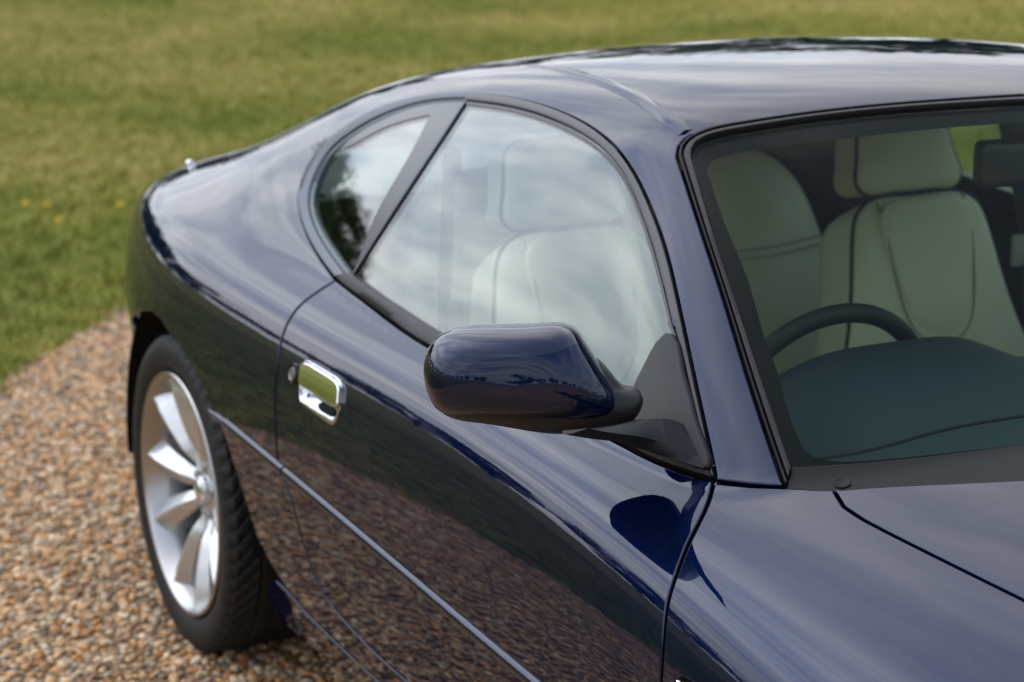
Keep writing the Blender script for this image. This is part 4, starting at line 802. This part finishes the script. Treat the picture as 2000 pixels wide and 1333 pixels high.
# aerial stub on the rear wing, side strake on the front wing
ap, an_ = curve3([c['ant'][0]], SB, 0)
bm = bmesh.new(); bmesh.ops.create_uvsphere(bm, u_segments=20, v_segments=12, radius=.0085); bmesh.ops.scale(bm, vec=(1, 1, .8), verts=bm.verts); bmesh.ops.translate(bm, vec=(0, 0, .010), verts=bm.verts)
r2 = bmesh.ops.create_cone(bm, cap_ends=True, segments=20, radius1=.0105, radius2=.008, depth=.008); bmesh.ops.translate(bm, vec=(0, 0, .002), verts=r2['verts'])
ae = link('aerial_base', bm_mesh('aerial_base', bm), M['chrome'], body_r); ae.location = ap[0]; ae.rotation_euler = Vector(an_[0]).to_track_quat('Z', 'Y').to_euler()
sp3, sn3 = curve3(xz_line([(1.918, .668), (2.06, .672), (2.22, .674)], 5), SB, .001)
both('side_strake', sweep('side_strake', sp3, sn3, [(-.006, -.004), (-.005, .004), (0, .008), (.005, .004), (.006, -.004)], ang=75), M['chrome'], wing_r, wing_l)

# ---- door mirror (right) built on its own axes
def cam_ray(px, py):
    r = fwd.cross(Vector((0, 0, 1))).normalized(); u = r.cross(fwd); f = 4161.93098
    return (fwd+r*((px-1000)/f)-u*((py-666.5)/f))
def mirror_parts():
    O = np.array([1.602, -.929, .944]); Cv = np.array([.85, -.50, .16]); Cv /= np.linalg.norm(Cv)
    A = np.cross(Cv, [0, 0, 1]); A /= np.linalg.norm(A); A = -A           # towards the car... fixed below
    Bv = np.cross(Cv, A); 
    if Bv[2] < 0: Bv = -Bv
    return O, A, Bv, Cv
MO, MA, MB_, MC = mirror_parts()
MSH = MSHELL; MLO = MLOWER
shell = inflate('mirror_shell', smooth_loop(MSH, 90), .072, MO, MA, MB_, MC, n=2.35, wall=.055, wall_scale=.985, rings=22); pillow(shell, 90, 360, .074, MC, 1.7)
lower = inflate('mirror_base', smooth_loop(MLO, 90), .055, MO-MC*.012, MA, MB_, MC, n=2.5, wall=.05, wall_scale=.985, rings=18); pillow(lower, 90, 360, .056, MC, 1.7)
ms_r, ms_l = both('door_mirror', shell, M['paint'], car)
both('mirror_base', lower, M['plastic'], ms_r, ms_l)
gl = inflate('mirror_glass', smooth_loop(np.array(MSH)*.93, 60), .0, MO-MC*.0555, MA, MB_, MC, wall=0, rings=6)
both('mirror_glass', gl, M['mirror_glass'], ms_r, ms_l)
sail = panel('mirror_sail', c['sail'], SG, off=.012, gap=0, depth=.02, rnd=.005, h=.010)
both('mirror_sail', sail, M['plastic'], ms_r, ms_l)
# arm from the sail out to the housing
def loft(name, st, k=28, e=2.4):
    V, F = [], []
    a = np.linspace(0, 2*np.pi, k, endpoint=False); ca, sa = np.cos(a), np.sin(a); sq = np.stack([np.sign(ca)*np.abs(ca)**(2/e), np.sign(sa)*np.abs(sa)**(2/e)], -1)
    cs_ = np.array([s[0] for s in st], float); t = np.gradient(cs_, axis=0)
    for (cen, rx, rz), tt in zip(st, t):
        tt = tt/np.linalg.norm(tt); ux = np.cross(tt, [0, 0, 1]); ux /= np.linalg.norm(ux); uz = np.cross(ux, tt); V.append(np.asarray(cen)+sq[:, :1]*ux*rx+sq[:, 1:]*uz*rz)
    V = np.concatenate(V)
    for s in range(len(st)-1):
        for i in range(k): F.append((s*k+i, s*k+(i+1) % k, (s+1)*k+(i+1) % k, (s+1)*k+i))
    F.append(list(range(k))); F.append([(len(st)-1)*k+i for i in range(k)][::-1]); me = mesh_np(name, V, F); fix_normals(me); sharp(me, 50); return me
def arm_mesh():
    G = np.array(ARMST); n = 36; rows = [smooth_line(G[:, k], n) for k in range(G.shape[1])]
    first, last = rows[0], rows[-1]
    rows = [first+np.array([-.004, .030, -.004]), first+np.array([0, .004, 0])]+rows+[last+np.array([0, .012, -.001]), last+np.array([-.004, .035, .001])]
    V = np.concatenate(rows); K = len(rows); F = []
    for k in range(K-1):
        for q in range(n-1): F.append((k*n+q, k*n+q+1, (k+1)*n+q+1, (k+1)*n+q))
    F.append([k*n for k in range(K)]); F.append([k*n+n-1 for k in range(K)][::-1]); F += [((K-1)*n+q, (K-1)*n+q+1, q+1, q) for q in range(n-1)]
    me = mesh_np('mirror_arm', V, F); fix_normals(me); sharp(me, 55); return me
both('mirror_arm', arm_mesh(), M['plastic'], ms_r, ms_l)

# ---- wheels
RW, YF = .318, -.885
def tyre_mesh():
    seg = 480; prof = []
    sec = [(.2305, .205), (.240, .229), (.262, .2425), (.290, .2445), (.306, .239), (.3155, .229)]
    half = [(r, y) for r, y in sec]
    tread_y = np.linspace(.225, .025, 41)
    prof = [(r, -(.6+y)) for r, y in []]
    inner = [(.2305, .045), (.238, .015), (.262, .0), (.290, -.003), (.306, .005), (.3145, .014)]
    P = [(r, y, 0) for r, y in sec]+[(.3185-.05*((y-.125)/.1)**4*.06, y, 1) for y in tread_y]+[(r, y, 0) for r, y in inner[::-1]]
    a = np.arange(seg); V = []
    for (r, y, tr) in P:
        rr = np.full(seg, r)
        if tr or (y > .226 and r > .3):
            g = np.zeros(seg)
            if any(abs(y-q) < .0045 for q in (.075, .110, .145, .180)): g[:] = .006
            sh = (a*1.0+(y-.125)*(260 if y > .18 else 420)) % 8
            if y > .186 or y < .068: g = np.maximum(g, np.where(sh < 1.7, .006, 0))
            elif .115 < y < .140: g = np.maximum(g, np.where((a+40*y/.01) % 12 < 1.5, .004, 0))
            rr = rr-g
        th = a*2*np.pi/seg; V.append(np.stack([rr*np.cos(th), np.full(seg, -y), rr*np.sin(th)], -1))
    V = np.concatenate(V); K = len(P); F = []
    for k in range(K-1):
        for i in range(seg): F.append((k*seg+i, k*seg+(i+1) % seg, (k+1)*seg+(i+1) % seg, (k+1)*seg+i))
    me = mesh_np('tyre', V, F); fix_normals(me); sharp(me, 38); return me
# local wheel axes: y = 0 at the inner side, -.255 at the bulge; centre on the axle
rim_me = lathe('wheel_rim', [(.2235, -.215), (.2285, -.232), (.2365, -.2405), (.2425, -.2415), (.2445, -.238), (.2425, -.232), (.236, -.229), (.232, -.222), (.228, -.205), (.224, -.19), (.215, -.10), (.212, -.02), (.206, -.02), (.209, -.10), (.216, -.19), (.219, -.205)], 128, closed=True)
tyre_me = tyre_mesh()
def spoke_mesh(tw):
    # radial box along +x, tw: sideways lean of the root so that spokes pair up at the hub
    st = [(.055, 0, -.182, .036, .055), (.10, 0, -.204, .050, .066), (.150, 0, -.218, .062, .066), (.195, 0, -.227, .074, .058), (.2285, 0, -.231, .088, .042)]
    V, F = [], []
    for (r, z, y, w, d) in st:
        # ridged blade: two facets fall away from a raised spine, flanks run in to the rim
        V += [(r, y+d, z-w*.46), (r, y+.34*w, z-w*.45), (r, y, z-w*.03), (r, y, z+w*.06), (r, y+.26*w, z+w*.45), (r, y+d, z+w*.47)]
    for k in range(len(st)-1):
        for i in range(6):
            j = (i+1) % 6; F.append((k*6+i, k*6+j, (k+1)*6+j, (k+1)*6+i))
    F.append(list(range(6))); F.append([24+i for i in range(6)][::-1])
    me = mesh_np('spoke', V, F); b = bmesh.new(); b.from_mesh(me); bmesh.ops.subdivide_edges(b, edges=[e for e in b.edges if abs(e.verts[0].co.x-e.verts[1].co.x) > .01], cuts=2, use_grid_fill=True, smooth=.25); b.to_mesh(me); b.free(); fix_normals(me); sharp(me, 30); return me
SPK = [spoke_mesh(1), spoke_mesh(-1)]
hub_me = lathe('hub', [(.0, -.196), (.026, -.196), (.030, -.193), (.031, -.184), (.040, -.182), (.074, -.180), (.082, -.168), (.082, -.12), (.0, -.12)], 64)
cap_me = lathe('centre_cap', [(.0, -.2035), (.018, -.2025), (.0235, -.199), (.025, -.193)], 48)
nut_me = lathe('wheel_nut', [(.0, -.013), (.006, -.013), (.0085, -.010), (.0085, .006)], 6)
disc_me = lathe('brake_disc', [(.075, -.075), (.165, -.075), (.166, -.078), (.166, -.10), (.075, -.10)], 80)
barrel_me = lathe('inner_drum', [(.0, -.055), (.19, -.055), (.19, -.05), (0, -.05)], 48)
def make_wheel(x, side):
    w = link('wheel', rim_me, M['barrel'], car); w.location = (x, -.645 if side > 0 else .645, RW)
    if side < 0: w.rotation_euler.z = math.pi
    link('tyre', tyre_me, M['tyre'], w); link('hub', hub_me, M['alloy'], w); link('centre_cap', cap_me, M['chrome'], w)
    link('brake_disc', disc_me, M['steel'], w); link('brake_backing', barrel_me, M['black'], w)
    for k in range(5):
        for q, tw in ((0, 1), (1, -1)):
            s = link('spoke', SPK[q], M['alloy'], w); s.rotation_euler.y = -R(121+72*k+(-17 if q == 0 else 17))
        nu = link('wheel_nut', nut_me, M['steel'], w); a = R(84.5+72*k); nu.location = (.050*math.cos(a), -.178, .050*math.sin(a))
    cp = bmesh.new(); box_bm(cp, (.135, -.085, .06), (.06, .07, .13), Matrix.Rotation(R(-24), 3, 'Y'), .01); link('brake_caliper', bm_mesh('brake_caliper', cp), M['steel'], w)
    return w
for x in (0, 2.591):
    for sd_ in (1, -1): make_wheel(x, sd_)
def arch_liner(x, r, y0, y1, a0, a1):
    a = np.linspace(a0, a1, 40); V = []; F = []
    for y in (y0, y1): V.append(np.stack([x+r*np.cos(a), np.full(40, y), .33+r*np.sin(a)], -1))
    V = np.concatenate(V)
    for i in range(39): F.append((i, i+1, 40+i+1, 40+i))
    F.append(list(range(40, 80)))
    return mesh_np('arch_liner', V, F)
both('arch_liner', arch_liner(-.0, .392, -.872, -.50, -.05, math.pi+.10), M['black'], car)
both('arch_liner', arch_liner(2.591, .385, -.84, -.50, -.35, math.pi+.35), M['black'], car)
bm = bmesh.new(); box_bm(bm, (1.25, 0, .19), (2.6, 1.40, .06)); link('underbody', bm_mesh('underbody', bm), M['black'], car)
bm = bmesh.new(); box_bm(bm, (-.60, 0, .40), (.34, 1.36, .26), None, .03); link('rear_valance', bm_mesh('rear_valance', bm), M['black'], car)
bm = bmesh.new(); box_bm(bm, (2.05, 0, .49), (.05, 1.2, .48)); link('bulkhead', bm_mesh('bulkhead', bm), M['black'], car)

# ---- cabin
inner = xz_line([(.10, .80), (.6, .832), (1.2, .832), (1.9, .80)], 6)+xz_line([(1.95, .30), (1.2, .28), (.52, .28), (.46, .42), (.30, .62), (.10, .72)], 6)
both('door_card', panel('door_card', inner, SB, off=-.055, depth=.0, h=.05), M['navy'], car)
qtrim = xz_line([(-.30, .84), (.10, .80)], 4)+xz_line([(.10, .70), (.0, .71), (-.30, .70)], 3)
both('quarter_lining', panel('quarter_lining', qtrim, SB, off=-.05, depth=0, h=.05), M['navy'], car)
# inside of the C pillar and the roof
cp_loop = [on_xy(-.05, -.44), on_xy(.30, -.43)]+xy_line([(.30, -.43), (1.25, -.47)], 8)[1:]+[(u, t+.03) for u, t in c['dlo_top'][:14][::-1]]+[(u-.012, t) for u, t in c['dlo_rear'][::-1]]+xz_line([(.40, .835), (-.1, .85), (-.40, .88)], 5)+[on_xy(-.40, -.55), on_xy(-.22, -.49)]
both('pillar_lining', panel('pillar_lining', cp_loop, SB, off=-.022, depth=0, h=.03), M['navy'], car)
lin_half = xy_line([(1.385, 0), (1.36, -.2), (1.28, -.46)], 5)+xy_line([(1.26, -.475), (.30, -.47), (-.20, -.46)], 8)+xy_line([(-.14, -.2), (-.12, 0)], 3)
lin = lin_half+mir(lin_half)[1:-1]
link('headlining', panel('headlining', lin, SB, off=-.028, depth=0, h=.04), M['lining'], car)
both('pillar_lining', band('pillar_lining', [(u-.004, t) for u, t in c['seal_side']], SG, [(u+.0, t) for u, t in c['dlo_top'][::-1]], SG, -.03, -.025, prof=((0, 0), (.5, 0), (1, 0))), M['navy'], car)
bm = bmesh.new(); box_bm(bm, (.9, 0, .245), (2.2, 1.5, .03)); link('cabin_floor', bm_mesh('cabin_floor', bm), M['carpet'], car)
bm = bmesh.new(); box_bm(bm, (-.02, 0, .58), (.03, 1.42, .60)); box_bm(bm, (-.33, 0, .855), (.62, 1.02, .02)); link('rear_bulkhead', bm_mesh('rear_bulkhead', bm), M['navy'], car)
bm = bmesh.new(); box_bm(bm, (1.0, 0, .42), (1.1, .26, .34), None, .03); link('centre_console', bm_mesh('centre_console', bm), M['navy'], car)

def seat(yc):
    tl = R(17); A = np.array([0, 1., 0]); Bv = np.array([-math.sin(tl), 0, math.cos(tl)]); Cv = np.array([math.cos(tl), 0, math.sin(tl)])
    O = np.array([.815, yc, .66])
    half = [(0, .292), (.05, .293), (.105, .288), (.135, .268), (.152, .225), (.166, .15), (.19, .05), (.222, -.04), (.245, -.12), (.25, -.25), (.235, -.33), (.12, -.345), (0, -.345)]
    ol = half+[(-a, b) for a, b in half[-2:0:-1]]
    olS = smooth_loop(ol, 110)
    me = inflate('seat', olS, .034, O, A, Bv, Cv, n=3.2, wall=.125, wall_scale=.96, rings=14, cen=(0, -.05)); s = link('seat', me, M['leather'], car)
    def at(a, b, hgt): return O+a*A+b*Bv+hgt*Cv
    pp = [at(a, b, .006) for a, b in olS]; link('piping', tube('piping', pp+[pp[0], pp[1]], .0042, k=8), M['piping'], s)
    # seams of the centre insert
    for sgn in (0,):
        U = smooth_line([(-.098, .285), (-.094, .20), (-.082, .10), (-.055, .035), (0, .012), (.055, .035), (.082, .10), (.094, .20), (.098, .285)], 60)
        rr_ = [at(a, b, .0345-.02*max(0, (b-.20)/.09)**2) for a, b in U]; link('seam', tube('seam', rr_, .0019, k=6), M['seam'], s)
        Hh = smooth_line([(-.20, -.055), (-.1, -.045), (0, -.042), (.1, -.045), (.20, -.055)], 30); link('seam', tube('seam', [at(a, b, .0338-.10*max(0, abs(a)-.14)) for a, b in Hh], .0022, k=6), M['seam'], s)
    # insert pad, gently proud
    pad = smooth_loop([(-.088, .276), (-.08, .11), (-.052, .045), (0, .026), (.052, .045), (.08, .11), (.088, .276), (0, .283)], 60)
    link('insert_pad', inflate('insert_pad', pad, .014, at(0, 0, .0285), A, Bv, Cv, n=2.4, wall=.01, rings=8), M['leather'], s)
    # head restraint
    hl = [(0, .150), (.06, .150), (.092, .138), (.104, .10), (.114, .05), (.118, .022), (.106, .005), (.06, 0), (0, 0)]
    hol = smooth_loop(hl+[(-a, b) for a, b in hl[-2:0:-1]], 80); HO = at(0, .300, -.012)
    h = link('headrest', inflate('headrest', hol, .020, HO, A, Bv, Cv, n=3.4, wall=.088, wall_scale=.93, rings=12), M['leather'], s)
    hp_ = [HO+a*A+b*Bv+.003*Cv for a, b in hol]; link('piping', tube('piping', hp_+[hp_[0], hp_[1]], .0046, k=8), M['piping'], s)
    # squab
    sq = smooth_loop([(-.24, -.26), (0, -.27), (.24, -.26), (.25, 0), (.24, .22), (0, .25), (-.24, .22), (-.25, 0)], 70); t2 = R(8)
    link('seat_cushion', inflate('seat_cushion', sq, .05, np.array([1.05, yc, .44]), A, np.array([math.cos(t2), 0, math.sin(t2)]), np.array([-math.sin(t2), 0, math.cos(t2)]), n=3, wall=.12, rings=10), M['leather'], s)
seat(-.405); seat(.318)
def rear_seat(yc):
    tl = R(22); A = np.array([0, 1., 0]); Bv = np.array([-math.sin(tl), 0, math.cos(tl)]); Cv = np.array([math.cos(tl), 0, math.sin(tl)]); O = np.array([.30, yc, .66])
    half = [(0, .318), (.06, .312), (.12, .285), (.165, .235), (.19, .17), (.205, .08), (.215, -.02), (.22, -.2), (0, -.22)]
    ol = smooth_loop(half+[(-a, b) for a, b in half[-2:0:-1]], 90); s = link('rear_seat', inflate('rear_seat', ol, .05, O, A, Bv, Cv, n=2.8, wall=.08, rings=12, cen=(0, .02)), M['leather'], car)
    for b0 in (.092, .074):
        L = smooth_line([(-.19, b0+.018), (-.09, b0+.004), (0, b0), (.09, b0+.004), (.19, b0+.018)], 24); link('seam', tube('seam', [O+a*A+b*Bv+(.051-.55*max(0, abs(a)-.12)**1.5)*Cv for a, b in L], .0015, k=6), M['seam'], s)
    sq = smooth_loop([(-.22, -.2), (.22, -.2), (.22, .2), (-.22, .2)], 40)
    link('seat_cushion', inflate('seat_cushion', sq, .05, np.array([.46, yc, .47]), A, np.array([1., 0, .1]), np.array([-.1, 0, 1.]), n=3, wall=.1, rings=8), M['leather'], s)
rear_seat(.235); rear_seat(-.30)
# belts
def strap(name, pts, w, nrm): 
    p = smooth_line(pts, 26); return sweep(name, p, np.tile(np.asarray(nrm, float), (26, 1)), [(-w, -.0008), (-w, .0008), (w, .0008), (w, -.0008)], ang=30)
for sg in (-1, 1):
    b_ = link('seat_belt', strap('seat_belt', [(.655, sg*.592, 1.06), (.690, sg*.618, .90), (.715, sg*.635, .70), (.72, sg*.64, .45)], .023, (.78, -sg*.62, .05)), M['webbing'], car)
    bm = bmesh.new(); box_bm(bm, (.692, sg*.612, .80), (.012, .045, .062), None, .004); link('belt_tongue', bm_mesh('belt_tongue', bm), M['lining'], b_)
    bm = bmesh.new(); box_bm(bm, (.66, sg*.592, 1.06), (.05, .02, .05), None, .008); link('belt_guide', bm_mesh('belt_guide', bm), M['trim'], b_)
# dashboard
def dash_mesh():
    ys = np.linspace(-.70, .70, 113); ts = np.linspace(0, 1, 40); V, F = [], []
    for y in ys:
        xf = 1.975-.33*y*y-.02; ze = .812+.072*math.exp(-((y+.245)/.215)**4)+.012*math.exp(-((y-.3)/.3)**4); xe = 1.395+.03*math.exp(-((y+.245)/.22)**4)
        zf = .842-.02*y*y
        for t in ts:
            if t < .72:
                q = t/.72; V.append((xf+(xe-xf)*q, y, zf+(ze-zf)*(3*q*q-2*q**3)))
            else:
                q = (t-.72)/.28; V.append((xe-.045*math.sin(q*math.pi*.5)+.16*q*q, y, ze-.012*q-.33*q**1.6))
    m = len(ts)
    for i in range(len(ys)-1):
        for k in range(m-1): F.append((i*m+k, i*m+k+1, (i+1)*m+k+1, (i+1)*m+k))
    me = mesh_np('dashboard', V, F); fix_normals(me); return me
dash = link('dashboard', dash_mesh(), M['dash'], car)
def dash_z(x, y):
    xf = 1.955-.33*y*y; ze = .812+.072*math.exp(-((y+.245)/.215)**4)+.012*math.exp(-((y-.3)/.3)**4); xe = 1.395+.03*math.exp(-((y+.245)/.22)**4); zf = .842-.02*y*y
    q = min(1, max(0, (xf-x)/(xf-xe))); return zf+(ze-zf)*(3*q*q-2*q**3)
yy = np.linspace(-.60, .60, 80); dl = [(1.745-.11*y*y, y, dash_z(1.745-.11*y*y, y)) for y in yy]
link('demist_vent', sweep('demist_vent', dl, np.tile([0, 0, 1.], (80, 1)), [(-.004, -.004), (-.004, .0010), (.004, .0010), (.004, -.004)]), M['black'], dash)
# steering wheel
th = np.linspace(0, 2*np.pi, 97)[:-1]; SWO = np.array([1.36, -.32, .756]); tl = R(15); su = np.array([math.sin(tl), 0, math.cos(tl)]); sv_ = np.array([0, 1., 0]); sn_ = np.cross(sv_, su)
rim = np.array([SWO+.1805*(math.cos(a)*sv_+math.sin(a)*su) for a in th])
sw = link('steering_wheel', sweep('steering_wheel', rim, np.tile(sn_, (96, 1)), circ(.0145, 14), closed=True), M['wheelrim'], car)
for a in (R(-8), R(188), R(270)):
    e = SWO+.170*(math.cos(a)*sv_+math.sin(a)*su); link('spoke', tube('spoke', [SWO+.03*sn_*0, (SWO+e)/2, e], .013), M['wheelrim'], sw)
link('horn_pad', inflate('horn_pad', smooth_loop([(.07*math.cos(a), .06*math.sin(a)) for a in np.linspace(0, 6.28, 20)[:-1]], 40), .02, SWO, sv_, su, -sn_ if sn_[0] > 0 else sn_, wall=.03), M['wheelrim'], sw)
# rear-view mirror
rA = np.array([.22, .97, 0.]); rA /= np.linalg.norm(rA); rC = np.array([.97, -.22, .0]); rC /= np.linalg.norm(rC); rB = np.array([0, 0, 1.])
def round_rect(w, hh, r, k=9):
    o = []
    for cx_, cy_, a0 in ((w-r, hh-r, 0), (-w+r, hh-r, 90), (-w+r, -hh+r, 180), (w-r, -hh+r, 270)):
        for q in range(k): a = R(a0+90*q/(k-1)); o.append((cx_+r*math.cos(a), cy_+r*math.sin(a)))
    return np.array(o)
rl = round_rect(.112, .034, .012)
rvm = link('rear_view_mirror', inflate('rear_view_mirror', rl, .018, np.array([1.432, .022, 1.131]), rA, rB, rC, n=4.5, wall=.026, rings=12), M['trim'], car)
link('mirror_stalk', tube('mirror_stalk', smooth_line([(1.44, .03, 1.15), (1.455, .03, 1.185), (1.475, .03, 1.203)], 10), .012), M['trim'], rvm)
